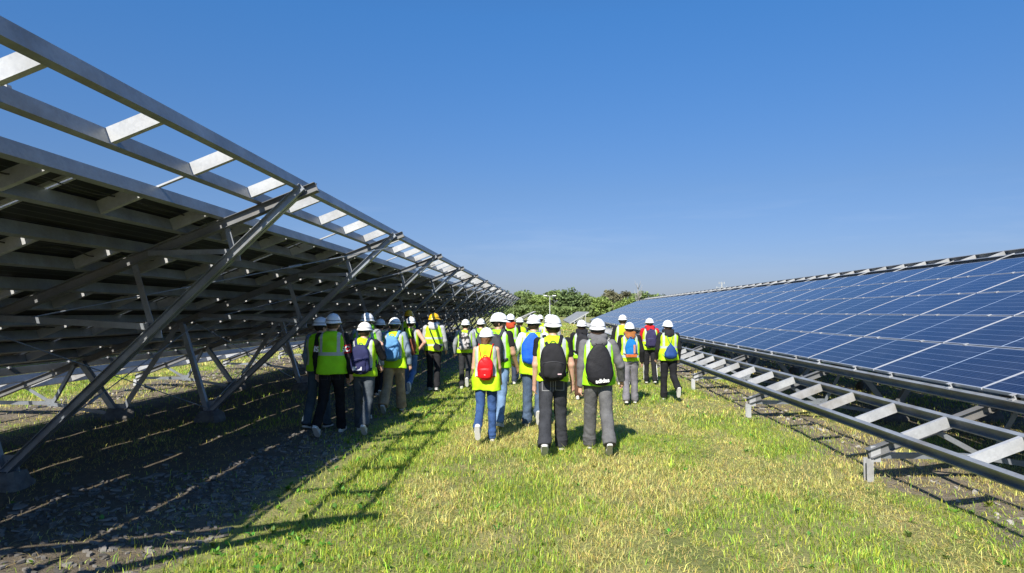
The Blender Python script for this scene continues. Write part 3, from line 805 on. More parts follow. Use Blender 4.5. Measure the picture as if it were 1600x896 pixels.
def make_tree(x, y, h, w, col, label, seed, leafn=2800, sparse=1.0, low=0.12):
    h = h * 1.06
    g = np.random.default_rng(seed)
    root = tag(empty('tree', (x, y, 0)), label, 'tree', 'trees along the far edge of the meadow')
    mb = MB()
    mb.tube([(0, 0, -0.2), (0.1, 0, h * 0.25), (0.2, 0.1, h * 0.55), (0.1, 0.2, h * 0.85)], [0.028 * h, 0.022 * h, 0.014 * h, 0.004 * h], 8)
    for k_ in range(7):
        a = g.uniform(0, 6.28); z0 = h * g.uniform(0.2, 0.55); l_ = w * g.uniform(0.25, 0.42)
        mb.tube([(0.1, 0, z0), (math.cos(a) * l_ * 0.5, math.sin(a) * l_ * 0.5, z0 + l_ * 0.4), (math.cos(a) * l_, math.sin(a) * l_, z0 + l_ * 1.0)], [0.011 * h, 0.008 * h, 0.003 * h], 6)
    mb.build('trunk', [M_BARK], root, True)
    nc = int(70 * max(1, (h * w) / 50) ** 0.5)
    # clump centres inside a lumpy crown reaching close to the ground
    cc = g.normal(0, 1, (nc, 3)); cc /= np.linalg.norm(cc, axis=1)[:, None]; cc *= g.uniform(0.45, 1.0, (nc, 1)) ** 0.6
    ch = h * (1 - low)
    C_ = cc * [w / 2 * 0.85, w / 2 * 0.75, ch / 2 * 0.86] + [0, 0, h * low + ch / 2]
    C_[:, :2] *= (0.75 + 0.5 * vnoise(C_[:, 2] * 1.0 + seed, C_[:, 0] * 0, 0.35, seed))[:, None]
    cr_ = g.uniform(0.09, 0.19, nc) * w
    tone = g.uniform(0.65, 1.35, nc)
    which = g.integers(0, nc, leafn)
    d = g.normal(0, 1, (leafn, 3)); d /= np.linalg.norm(d, axis=1)[:, None]; d *= (g.random((leafn, 1)) ** 0.45) * [1, 1, 0.75]
    pos = C_[which] + d * cr_[which][:, None]
    pos[:, 2] = np.maximum(pos[:, 2], 0.1)
    s = 0.030 * h ** 0.6 * 1.6 * g.uniform(0.6, 1.4, leafn) * sparse
    nrm = g.normal(0, 1, (leafn, 3)) + d * 1.2 + [0, 0, 0.6]; nrm /= np.linalg.norm(nrm, axis=1)[:, None]
    a = np.cross(nrm, g.normal(0, 1, (leafn, 3))); a /= np.linalg.norm(a, axis=1)[:, None]; b_ = np.cross(nrm, a)
    a *= (s * 2.0)[:, None]; b_ *= (s * 1.5)[:, None]
    V = np.stack([pos - a, pos - b_ * 0.8, pos + a * 0.8, pos + b_], 1).reshape(-1, 3)
    F = np.arange(leafn * 4).reshape(-1, 4)
    o = mesh_obj('crown', V, F, M_LEAF, root)
    c = np.array(col)[None] * tone[which][:, None] * g.uniform(0.8, 1.25, (leafn, 1))
    c = np.repeat(np.concatenate([c, np.ones((leafn, 1))], 1)[:, None], 4, 1).astype(np.float32)
    at = o.data.color_attributes.new('gcol', 'FLOAT_COLOR', 'POINT'); at.data.foreach_set('color', c.ravel())
    return root
G1, G2, G3, G4 = (0.125, 0.18, 0.065), (0.165, 0.225, 0.075), (0.23, 0.31, 0.08), (0.20, 0.195, 0.11)  # leaf greens lightened: distance haze put into the colour
TREES = [
    (-64, 215, 7.5, 11, G1, 'dark green tree glimpsed beneath the left rack, farthest left'),
    (-52, 212, 6.8, 10, G2, 'mid green tree glimpsed beneath the left rack near its struts'),
    (-40, 214, 7.2, 10, G1, 'low dark tree glimpsed beneath the far part of the left rack'),
    (-29, 212, 7.0, 10, G2, 'tree showing through the far struts of the left rack'),
    (-20, 214, 7.8, 9, G1, 'dark tree hidden behind the last frames of the left rack'),
    (-12.5, 214, 7.6, 9, G2, 'rounded tree just behind the end of the left rack'),
    (-6.5, 212, 8.2, 8, G2, 'mid green tree first to the right of the left rack end'),
    (-1.5, 210, 7.2, 7, G3, 'bright green lower tree left of the twin head lamp post'),
    (3.0, 214, 8.6, 8, G2, 'tall rounded tree directly behind the twin head lamp post'),
    (8.3, 212, 8.9, 8.5, G1, 'tallest dense tree just right of the lamp post'),
    (13.5, 213, 7.0, 8, G2, 'lower tree in the dip of the tree line right of the lamp'),
    (17.6, 205, 6.3, 7, G3, 'light green shrubby tree above the small dusty rack'),
    (21.0, 214, 8.3, 7.5, G4, 'olive brown tree with thin crown mid tree line'),
    (24.8, 200, 5.6, 8, G3, 'fresh bright green bushy tree near the right array end'),
    (26.5, 215, 7.7, 7, G4, 'brownish sparse tree left of the bare pale tree'),
    (31.0, 212, 8.2, 8, G2, 'rounded green tree left of the bare pale tree'),
    (36.0, 213, 7.4, 8, G2, 'green tree right of the bare pale tree, last before the panels'),
    (43.0, 215, 6.2, 8, G1, 'low tree mostly hidden behind the right panel array'),
]
for i, (x, y, h, w, c, lab) in enumerate(TREES): make_tree(x, y, h, w, c, lab, 100 + i)
# undergrowth that closes the foot of the tree line
for i, (x, w, lab) in enumerate([(-46, 46, 'dense hedge undergrowth under the trees seen below the left rack'), (-5, 38, 'dense green undergrowth below the trees around the lamp post'), (30, 34, 'dense undergrowth below the trees at the right array end')]):
    g = np.random.default_rng(300 + i); n_ = 5200
    px_ = g.uniform(-w / 2, w / 2, n_); py_ = g.normal(0, 1.6, n_); hh_ = 2.2 + 1.8 * vnoise(px_ + 50 * i, px_ * 0, 0.3, 77)
    pz = g.random(n_) ** 0.8 * hh_
    pos = np.stack([px_, py_, pz], -1); a = g.normal(0, 0.28, (n_, 3)); b_ = g.normal(0, 0.28, (n_, 3))
    V = np.stack([pos - a, pos - b_, pos + a, pos + b_], 1).reshape(-1, 3)
    o = mesh_obj('undergrowth', V, np.arange(n_ * 4).reshape(-1, 4), M_LEAF, loc=(x, 207, 0))
    tone = 0.6 + 0.9 * vnoise(px_, pz, 0.8, 5)
    c = np.array(G2)[None] * tone[:, None]
    c = np.repeat(np.concatenate([c, np.ones((n_, 1))], 1)[:, None], 4, 1).astype(np.float32)
    at = o.data.color_attributes.new('gcol', 'FLOAT_COLOR', 'POINT'); at.data.foreach_set('color', c.ravel())
    tag(o, lab, 'undergrowth', None, 'stuff')
# bare pale tree
bt = tag(empty('bare_tree', (28.7, 205, 0)), 'bare pale leafless tree standing above the green crowns at right', 'tree')
mb = MB(); rr = random.Random(4)
mb.tube([(0, 0, -0.2), (0.1, 0, 4), (0.0, 0, 8.0), (-0.3, 0, 10.6)], [0.2, 0.16, 0.09, 0.03], 8)
mb.build('trunk', [M_PALE], bt, True)
mb = MB()
for k_ in range(26):
    z0 = rr.uniform(3.5, 9); a = rr.uniform(0, 6.28); l_ = rr.uniform(0.8, 2.0)
    p1 = (math.cos(a) * l_ * 0.5, math.sin(a) * l_ * 0.5, z0 + l_ * 0.6); p2 = (math.cos(a) * l_ * 0.8, math.sin(a) * l_ * 0.8, z0 + l_ * 1.4)
    mb.tube([(0, 0, z0), p1, p2], [0.06, 0.045, 0.015], 5)
    for q in range(2):
        b2 = a + rr.uniform(-1, 1); mb.tube([p1, (p1[0] + math.cos(b2) * 0.5, p1[1] + math.sin(b2) * 0.5, p1[2] + 0.7)], [0.03, 0.01], 4)
mb.build('branches', [M_PALE], bt, True)

# ------------------------------------------------------------ people: implicit surfaces -> meshes
class Field:
    def __init__(s, lo, hi, h):
        s.lo = np.array(lo, float); s.h = h
        s.n = np.ceil((np.array(hi) - s.lo) / h).astype(int) + 1
        s.D = np.ones(s.n, np.float32)
        s.ax = [(s.lo[i] + h * np.arange(s.n[i])).astype(np.float32) for i in range(3)]
    def sl(s, lo, hi, pad=0.06):
        out = []
        for i in range(3):
            a = int(max(0, math.floor((lo[i] - pad - s.lo[i]) / s.h))); b_ = int(min(s.n[i], math.ceil((hi[i] + pad - s.lo[i]) / s.h) + 1))
            out.append(slice(a, max(a, b_)))
        return tuple(out)
    def xyz(s, q): return s.ax[0][q[0]][:, None, None], s.ax[1][q[1]][None, :, None], s.ax[2][q[2]][None, None, :]
    def merge(s, q, d, k=0.0, sub=False):
        a = s.D[q]
        if a.size == 0: return
        if sub: s.D[q] = np.maximum(a, -d); return
        if k > 0:
            t = np.clip(0.5 + 0.5 * (a - d) / k, 0, 1)
            s.D[q] = a * (1 - t) + d * t - k * t * (1 - t)
        else: s.D[q] = np.minimum(a, d)
    def cone(s, p0, p1, r0, r1, k=0.0, sub=False, flat=0, squash=None):
        p0 = np.array(p0, float); p1 = np.array(p1, float); r = max(r0, r1)
        q = s.sl(np.minimum(p0, p1) - r, np.maximum(p0, p1) + r); X, Y, Z = s.xyz(q)
        v = p1 - p0; L2 = max(float(v @ v), 1e-9)
        t0 = ((X - p0[0]) * v[0] + (Y - p0[1]) * v[1] + (Z - p0[2]) * v[2]) / L2
        t = np.clip(t0, 0, 1)
        dx = X - p0[0] - v[0] * t; dy = Y - p0[1] - v[1] * t; dz = Z - p0[2] - v[2] * t
        if squash is not None: dx = dx / squash[0]; dy = dy / squash[1]
        d = np.sqrt(dx * dx + dy * dy + dz * dz) - (r0 + (r1 - r0) * t)
        if flat: d = np.maximum(d, (t0 - 1) * math.sqrt(L2) - 0.001)
        s.merge(q, d.astype(np.float32), k, sub)
    def ell(s, c, r, k=0.0, sub=False):
        c = np.array(c, float); r = np.array(r, float)
        q = s.sl(c - r, c + r); X, Y, Z = s.xyz(q)
        u = np.sqrt(((X - c[0]) / r[0]) ** 2 + ((Y - c[1]) / r[1]) ** 2 + ((Z - c[2]) / r[2]) ** 2)
        s.merge(q, ((u - 1) * min(r)).astype(np.float32), k, sub)
    def torso(s, secs, top, k=0.0, n=2.5, hem=None):
        """secs: (z, half width, half depth, y centre); top(x) upper limit"""
        zz = [a[0] for a in secs]; lo = (-0.35, -0.35, min(zz) - 0.02); hi = (0.35, 0.35, max(zz) + 0.05)
        q = s.sl(lo, hi); X, Y, Z = s.xyz(q)
        wx = np.interp(Z, zz, [a[1] for a in secs]).astype(np.float32); wy = np.interp(Z, zz, [a[2] for a in secs]).astype(np.float32); yc = np.interp(Z, zz, [a[3] for a in secs]).astype(np.float32)
        u = (np.abs(X / wx) ** n + np.abs((Y - yc) / wy) ** n) ** (1 / n)
        d = (u - 1) * wy
        d = np.maximum(d, min(zz) - Z)
        e = (Z - top(X)) * 0.9
        t = np.clip(0.5 + 0.5 * (d - e) / 0.05, 0, 1); d = e * (1 - t) + d * t + 0.05 * t * (1 - t)
        s.merge(q, d.astype(np.float32), k)
    def folds(s, amp, seed, fz=34, zlo=-9, zhi=9):
        g = np.random.default_rng(seed)
        m_ = np.nonzero(np.abs(s.D) < 0.06)
        x, y, z = s.ax[0][m_[0]], s.ax[1][m_[1]], s.ax[2][m_[2]]
        w = np.zeros_like(x)
        # creases that start and stop: slanted waves, each gated by a slow mask of its own
        for i in range(5):
            a = g.normal(0, 0.35, 2); f = fz * g.uniform(0.55, 1.6); ph = g.uniform(0, 6.28)
            ph2 = g.uniform(0, 6.28, 2); m1 = g.normal(0, 7, 3)
            gate = np.clip(np.sin(m1[0] * x * 2 + m1[1] * y * 2 + m1[2] * z * 1.2 + ph2[0]), 0, 1)
            w += gate * (1 - 2 * np.abs(np.sin(0.5 * (f * (a[0] * x * 2 + a[1] * y * 2 + z) + ph + 1.6 * np.sin(9 * x + 7 * y + 5 * z + ph2[1])))))
        w *= 1.1
        s.D[m_] += (amp * w * np.clip((z - zlo) * 12, 0, 1) * np.clip((zhi - z) * 12, 0, 1)).astype(np.float32)

def snet(f):
    F = f.D; ins = F < 0
    nx, ny, nz = F.shape
    cnt = np.zeros((nx - 1, ny - 1, nz - 1), np.int8)
    cor = [(a, b_, c) for a in (0, 1) for b_ in (0, 1) for c in (0, 1)]
    for (a, b_, c) in cor: cnt += ins[a:nx - 1 + a, b_:ny - 1 + b_, c:nz - 1 + c]
    ci = np.nonzero((cnt > 0) & (cnt < 8)); nv = len(ci[0])
    if nv == 0: return np.zeros((0, 3)), np.zeros((0, 4), int)
    vals = {o: F[ci[0] + o[0], ci[1] + o[1], ci[2] + o[2]] for o in cor}
    P = np.zeros((nv, 3)); C = np.zeros(nv)
    for a in cor:
        for ax in range(3):
            if a[ax]: continue
            b_ = list(a); b_[ax] = 1; b_ = tuple(b_)
            va, vb = vals[a], vals[b_]; mk = (va < 0) != (vb < 0)
            t = np.where(mk, va / np.where(mk, va - vb, 1), 0)
            for q in range(3): P[:, q] += np.where(mk, a[q] + (t if q == ax else 0), 0)
            C += mk
    P = P / C[:, None]
    V = f.lo + f.h * (np.stack(ci, -1) + P)
    vid = -np.ones(cnt.shape, np.int32); vid[ci] = np.arange(nv)
    quads = []
    for ax in range(3):
        a1, a2 = (ax + 1) % 3, (ax + 2) % 3
        s0 = [slice(None)] * 3; s1 = [slice(None)] * 3
        s0[ax] = slice(0, -1); s1[ax] = slice(1, None)
        A = ins[tuple(s0)]; B = ins[tuple(s1)]
        e = np.stack(np.nonzero(A != B), -1)
        e = e[(e[:, a1] >= 1) & (e[:, a2] >= 1) & (e[:, a1] < F.shape[a1] - 1) & (e[:, a2] < F.shape[a2] - 1)]
        if len(e) == 0: continue
        fl = A[e[:, 0], e[:, 1], e[:, 2]]
        def cell(d1, d2):
            c = e.copy(); c[:, a1] += d1; c[:, a2] += d2
            return vid[c[:, 0], c[:, 1], c[:, 2]]
        q = np.stack([cell(-1, -1), cell(0, -1), cell(0, 0), cell(-1, 0)], -1)
        q = np.where(fl[:, None], q, q[:, ::-1])
        quads.append(q)
    return V, np.concatenate(quads)

def field_mesh(name, f, mat, parent, scale=1.0, off=(0, 0, 0), rest=False):
    V, Q = snet(f)
    if len(V) == 0: return None
    o = mesh_obj(name, (V - np.array(off)) * scale, Q, mat, parent, smooth=True)
    if rest:
        at = o.data.attributes.new('rest', 'FLOAT_VECTOR', 'POINT'); at.data.foreach_set('vector', (V - [0, 0, 0.0 if rest is True else rest]).astype(np.float32).ravel())
    return o

# cloth and skin materials
def mat_cloth(name, col, rough=0.85, weave=220, var=0.25, sheen=0.1):
    m, n, b = nt(name)
    c0 = coords(n)
    f = noise(n, c0, 14, 5, 0.6)
    n.links.new(ramp(n, f, [(0.25, tuple(x * (1 - var) for x in col)), (0.75, tuple(x * (1 + var) for x in col))]), b.inputs['Base Color'])
    b.inputs['Roughness'].default_value = rough
    b.inputs['Specular IOR Level'].default_value = 0.2
    f2 = noise(n, c0, 22, 4, 0.6)
    bump(n, b, f2, 0.35, 0.012)
    return m
_mc = {}
def cloth(col, rough=0.85, name='cloth', var=0.25):
    k = (tuple(col), rough, name)
    if k not in _mc: _mc[k] = mat_cloth(name, col, rough, var=var)
    return _mc[k]
def simple(name, col, rough=0.5, metal=0.0):
    k = (name, tuple(col), rough)
    if k not in _mc:
        m, n, b = nt(name); b.inputs['Base Color'].default_value = (*col, 1); b.inputs['Roughness'].default_value = rough; b.inputs['Metallic'].default_value = metal
        _mc[k] = m
    return _mc[k]
def mat_skin(col):
    k = ('skin', col)
    if k not in _mc:
        m, n, b = nt('skin'); f = noise(n, coords(n), 18, 3)
        n.links.new(ramp(n, f, [(0.3, tuple(x * 0.9 for x in col)), (0.7, tuple(x * 1.08 for x in col))]), b.inputs['Base Color'])
        b.inputs['Roughness'].default_value = 0.5; b.inputs['Subsurface Weight'].default_value = 0.08; b.inputs['Subsurface Radius'].default_value = (0.02, 0.008, 0.004)
        _mc[k] = m
    return _mc[k]

def mat_vest(name, col, style):
    m, n, b = nt(name)
    a = n.nodes.new('ShaderNodeAttribute'); a.attribute_name = 'rest'
    sp = n.nodes.new('ShaderNodeSeparateXYZ'); n.links.new(a.outputs['Vector'], sp.inputs[0])
    x, y, z = sp.outputs
    def band(v, c, hw): return math_n(n, 'LESS_THAN', math_n(n, 'ABSOLUTE', math_n(n, 'SUBTRACT', v, c)), hw)
    ax = math_n(n, 'ABSOLUTE', x)
    if style == 'two': msk = math_n(n, 'MAXIMUM', band(z, 1.17, 0.022), band(z, 1.02, 0.022))
    elif style == 'one': msk = math_n(n, 'MAXIMUM', band(z, 1.13, 0.024), math_n(n, 'MULTIPLY', band(ax, 0.125, 0.022), math_n(n, 'GREATER_THAN', z, 1.13)))
    elif style == 'low': msk = math_n(n, 'MAXIMUM', band(z, 1.00, 0.024), math_n(n, 'MULTIPLY', band(ax, 0.130, 0.022), math_n(n, 'GREATER_THAN', z, 1.00)))
    else: msk = math_n(n, 'MULTIPLY', band(ax, 0.135, 0.024), math_n(n, 'GREATER_THAN', z, 0.98))
    f = noise(n, coords(n), 10, 4, 0.6)
    base = ramp(n, f, [(0.3, tuple(q * 0.9 for q in col)), (0.7, tuple(q * 1.07 for q in col))])
    n.links.new(mixc(n, msk, base, (0.50, 0.53, 0.53)), b.inputs['Base Color'])
    n.links.new(ramp(n, msk, [(0, 0.7), (1, 0.35)]), b.inputs['Roughness'])
    b.inputs['Specular IOR Level'].default_value = 0.3
    bump(n, b, noise(n, coords(n), 16, 4, 0.6), 0.5, 0.012)
    # thin knitted fabric lets some light through
    t = n.nodes.new('ShaderNodeBsdfTranslucent'); t.inputs['Color'].default_value = (*col, 1)
    mx = n.nodes.new('ShaderNodeMixShader'); mx.inputs[0].default_value = 0.12
    n.links.new(b.outputs[0], mx.inputs[1]); n.links.new(t.outputs[0], mx.inputs[2]); n.links.new(mx.outputs[0], n.nodes['Material Output'].inputs['Surface'])
    return m
VCOL = {'lime': (0.36, 0.86, 0.015), 'yellow': (0.52, 0.88, 0.015), 'green': (0.24, 0.76, 0.02)}
_mv = {}
def vest_mat(c, st):
    if (c, st) not in _mv: _mv[(c, st)] = mat_vest('hi_vis_fabric', VCOL[c], st)
    return _mv[(c, st)]
M_HELM = {'white': simple('helmet_white', (0.80, 0.81, 0.82), 0.32), 'yellow': simple('helmet_yellow', (0.80, 0.46, 0.01), 0.32)}
M_BLACK = simple('black_plastic', (0.015, 0.015, 0.017), 0.5)
M_STRAP = cloth((0.02, 0.02, 0.022), 0.8, 'webbing')
M_WHITE = simple('white_print', (0.75, 0.75, 0.75), 0.6)
def trouser_mat(col, st):
    k = ('tr', tuple(col), st)
    if k in _mc: return _mc[k]
    m, n, b = nt('trouser_cloth')
    a = n.nodes.new('ShaderNodeAttribute'); a.attribute_name = 'rest'
    sp = n.nodes.new('ShaderNodeSeparateXYZ'); n.links.new(a.outputs['Vector'], sp.inputs[0]); x, y, z = sp.outputs
    ax = math_n(n, 'ABSOLUTE', x)
    u = math_n(n, 'SUBTRACT', math_n(n, 'ABSOLUTE', math_n(n, 'SUBTRACT', ax, 0.082)), 0.052)
    v = math_n(n, 'SUBTRACT', math_n(n, 'ABSOLUTE', math_n(n, 'SUBTRACT', z, 0.845)), 0.062)
    bx = math_n(n, 'ABSOLUTE', math_n(n, 'MAXIMUM', u, v))
    line = math_n(n, 'MULTIPLY', math_n(n, 'LESS_THAN', bx, 0.0045), math_n(n, 'LESS_THAN', y, -0.03))
    seam = math_n(n, 'MULTIPLY', math_n(n, 'LESS_THAN', math_n(n, 'ABSOLUTE', x), 0.004), math_n(n, 'GREATER_THAN', z, 0.76))
    belt = math_n(n, 'LESS_THAN', math_n(n, 'ABSOLUTE', math_n(n, 'SUBTRACT', z, 0.952)), 0.004)
    line = math_n(n, 'MAXIMUM', line, math_n(n, 'MAXIMUM', seam, belt))
    f1 = noise(n, coords(n), 7, 5, 0.65)
    base = ramp(n, f1, [(0.3, tuple(q * 0.66 for q in col)), (0.7, tuple(min(1, q * 1.4) for q in col))])
    f2 = noise(n, coords(n), 160, 2, 0.6)
    base = mixc(n, ramp(n, f2, [(0.45, 0.0), (0.75, 0.35)]), base, tuple(min(1, q * 2.2 + 0.01) for q in col))
    c = mixc(n, math_n(n, 'MULTIPLY', line, 0.75), base, tuple(min(1, q + st) for q in col))
    n.links.new(c, b.inputs['Base Color']); b.inputs['Roughness'].default_value = 0.9; b.inputs['Specular IOR Level'].default_value = 0.15
    bump(n, b, noise(n, coords(n), 20, 5, 0.65), 0.6, 0.014)
    _mc[k] = m
    return m
M_SOLE = simple('shoe_sole', (0.62, 0.61, 0.58), 0.7)

SK = (0.56, 0.33, 0.235)
def ribbon(mb, pts, w, t, axis=(0, 0, 1.1), m=0):
    """flat strap along pts, lying on a body around axis point"""
    pts = [Vector(p) for p in pts]
    # smooth the path
    for _ in range(2):
        q = [pts[0]]
        for a, b_ in zip(pts[:-1], pts[1:]): q += [a.lerp(b_, 0.25), a.lerp(b_, 0.75)]
        q.append(pts[-1]); pts = q
    base = len(mb.v); vs = []
    for i, p in enumerate(pts):
        d = (pts[min(i + 1, len(pts) - 1)] - pts[max(i - 1, 0)]).normalized()
        nrm = Vector((p.x * 0.5, p.y, max(0, (p.z - 1.33) * 2.2)))
        nrm = (nrm - d * nrm.dot(d)); nrm.normalize(); sd = d.cross(nrm)
        for (u, v_) in ((-1, -1), (1, -1), (1, 1), (-1, 1)): vs.append(p + sd * u * w / 2 + nrm * v_ * t / 2)
    fs = []
    for i in range(len(pts) - 1):
        for k_ in range(4): fs.append((i * 4 + k_, i * 4 + (k_ + 1) % 4, i * 4 + 4 + (k_ + 1) % 4, i * 4 + 4 + k_))
    fs += [(3, 2, 1, 0), tuple(range((len(pts) - 1) * 4, len(pts) * 4))]
    mb.add(vs, fs, m)

def helmet_mesh(hc, yaw, pitch, col, parent, s, band=True):
    """hc: head centre; hard hat with peak towards the face, three ribs and a small rim"""
    mb = MB(); nt_, np_ = 40, 12
    Mx = Matrix.Translation(Vector(hc)) @ Matrix.Rotation(yaw, 4, 'Z') @ Matrix.Rotation(pitch, 4, 'X') 
    hv = random.Random(round(hc[2] * 1e5) + round(yaw * 1e4)); hq = hv.uniform(0.94, 1.0)
    ax, ay, az = 0.109 * hq, 0.136 * hq, 0.124 * hv.uniform(0.93, 1.03); z0 = 0.022
    def P(t, p, sc=1.0):
        x = ax * math.cos(p) * math.cos(t) * sc; y = ay * math.cos(p) * math.sin(t) * sc; z = z0 + az * math.sin(p) ** 0.92 * sc if p > 0 else z0
        # ribs
        if p > 0.25:
            for xr, am in ((0.0, 0.0065), (0.042, 0.004), (-0.042, 0.004)):
                z += am * math.exp(-((x - xr) / 0.010) ** 2) * min(1, (p - 0.25) * 2.5)
        return x, y, z
    rings = []
    def brim(t):
        f = max(0, math.sin(t)) ** 1.5; bk = max(0, -math.sin(t))
        return 0.006 + 0.042 * f + 0.005 * bk, -0.008 - 0.010 * f - 0.014 * bk ** 2
    vs = []
    prof = []
    for k_ in range(nt_):
        t = 2 * math.pi * k_ / nt_; c = []
        w, dz = brim(t); ex = (math.cos(t), math.sin(t))
        bx, by, _ = P(t, 0)
        c.append((bx * 0.96, by * 0.96, z0 - 0.004))
        c.append((bx + ex[0] * w, by + ex[1] * w, z0 + dz - 0.005))
        c.append((bx + ex[0] * (w + 0.002), by + ex[1] * (w + 0.002), z0 + dz))
        c.append((bx + ex[0] * w * 0.9, by + ex[1] * w * 0.9, z0 + dz + 0.004))
        c.append((bx + ex[0] * 0.004, by + ex[1] * 0.004, z0 + 0.004))
        for j in range(1, np_): 
            c.append(P(t, math.pi / 2 * (j / np_) ** 0.9))
        prof.append(c)
    nr = len(prof[0])
    for k_ in range(nt_): vs += prof[k_]
    top = len(vs); vs.append(P(0, math.pi / 2 - 1e-3)); bot = len(vs); vs.append((0, 0, z0 + 0.06))
    fs = []
    for k_ in range(nt_):
        a, b_ = k_ * nr, ((k_ + 1) % nt_) * nr
        for j in range(nr - 1): fs.append((a + j, b_ + j, b_ + j + 1, a + j + 1))
        fs.append((a + nr - 1, b_ + nr - 1, top)); fs.append((b_, a, bot))
    vs = [(Mx @ Vector(v)) * s for v in vs]
    mb.add(vs, fs)
    o = mb.build('helmet', [M_HELM[col]], parent, True)
    # head harness below the rim
    mb = MB(); n8 = 28; r0 = []
    for (sc, zz) in ((0.97, -0.020), (1.02, -0.020), (1.03, 0.0), (1.0, 0.02)):
        for k_ in range(n8):
            t = 2 * math.pi * k_ / n8; dip = -0.012 * max(0, -math.sin(t)) ** 3 if zz < 0 else 0
            r0.append((0.093 * sc * math.cos(t), 0.114 * sc * math.sin(t), zz + dip))
    fs = [(r_ * n8 + k_, r_ * n8 + (k_ + 1) % n8, (r_ + 1) * n8 + (k_ + 1) % n8, (r_ + 1) * n8 + k_) for r_ in range(3) for k_ in range(n8)]
    mb.add([(Mx @ Vector(v)) * s for v in r0], fs); mb.build('headband', [M_BLACK], o, True)
    if band:
        mb = MB(); pts = []
        for k_ in range(n8 + 1):
            t = 2 * math.pi * k_ / n8
            zz = z0 + 0.018 + 0.008 * math.sin(t * 2 + 1) - 0.004 * math.sin(t)
            q = math.cos(math.asin(min(0.9, (zz - z0) / az)))
            pts.append((Mx @ Vector((ax * 1.012 * q * math.cos(t), ay * 1.012 * q * math.sin(t), zz + 0.002))) * s)
        mb.tube(pts, 0.0045, 6); mb.build('strap_band', [M_BLACK], o, True)
    return o

def leg_joints(hip, a, kf, p, L1=0.42, L2=0.41, out=0.0):
    a, kf, p = R(a), R(kf), R(p)
    knee = hip + np.array([out * 0.5, math.sin(a) * L1, -math.cos(a) * L1])
    ank = knee + np.array([out * 0.5, math.sin(a - kf) * L2, -math.cos(a - kf) * L2])
    f = np.array([0, math.cos(p), -math.sin(p)]); d = np.array([0, -math.sin(p), -math.cos(p)])
    return knee, ank, f, d

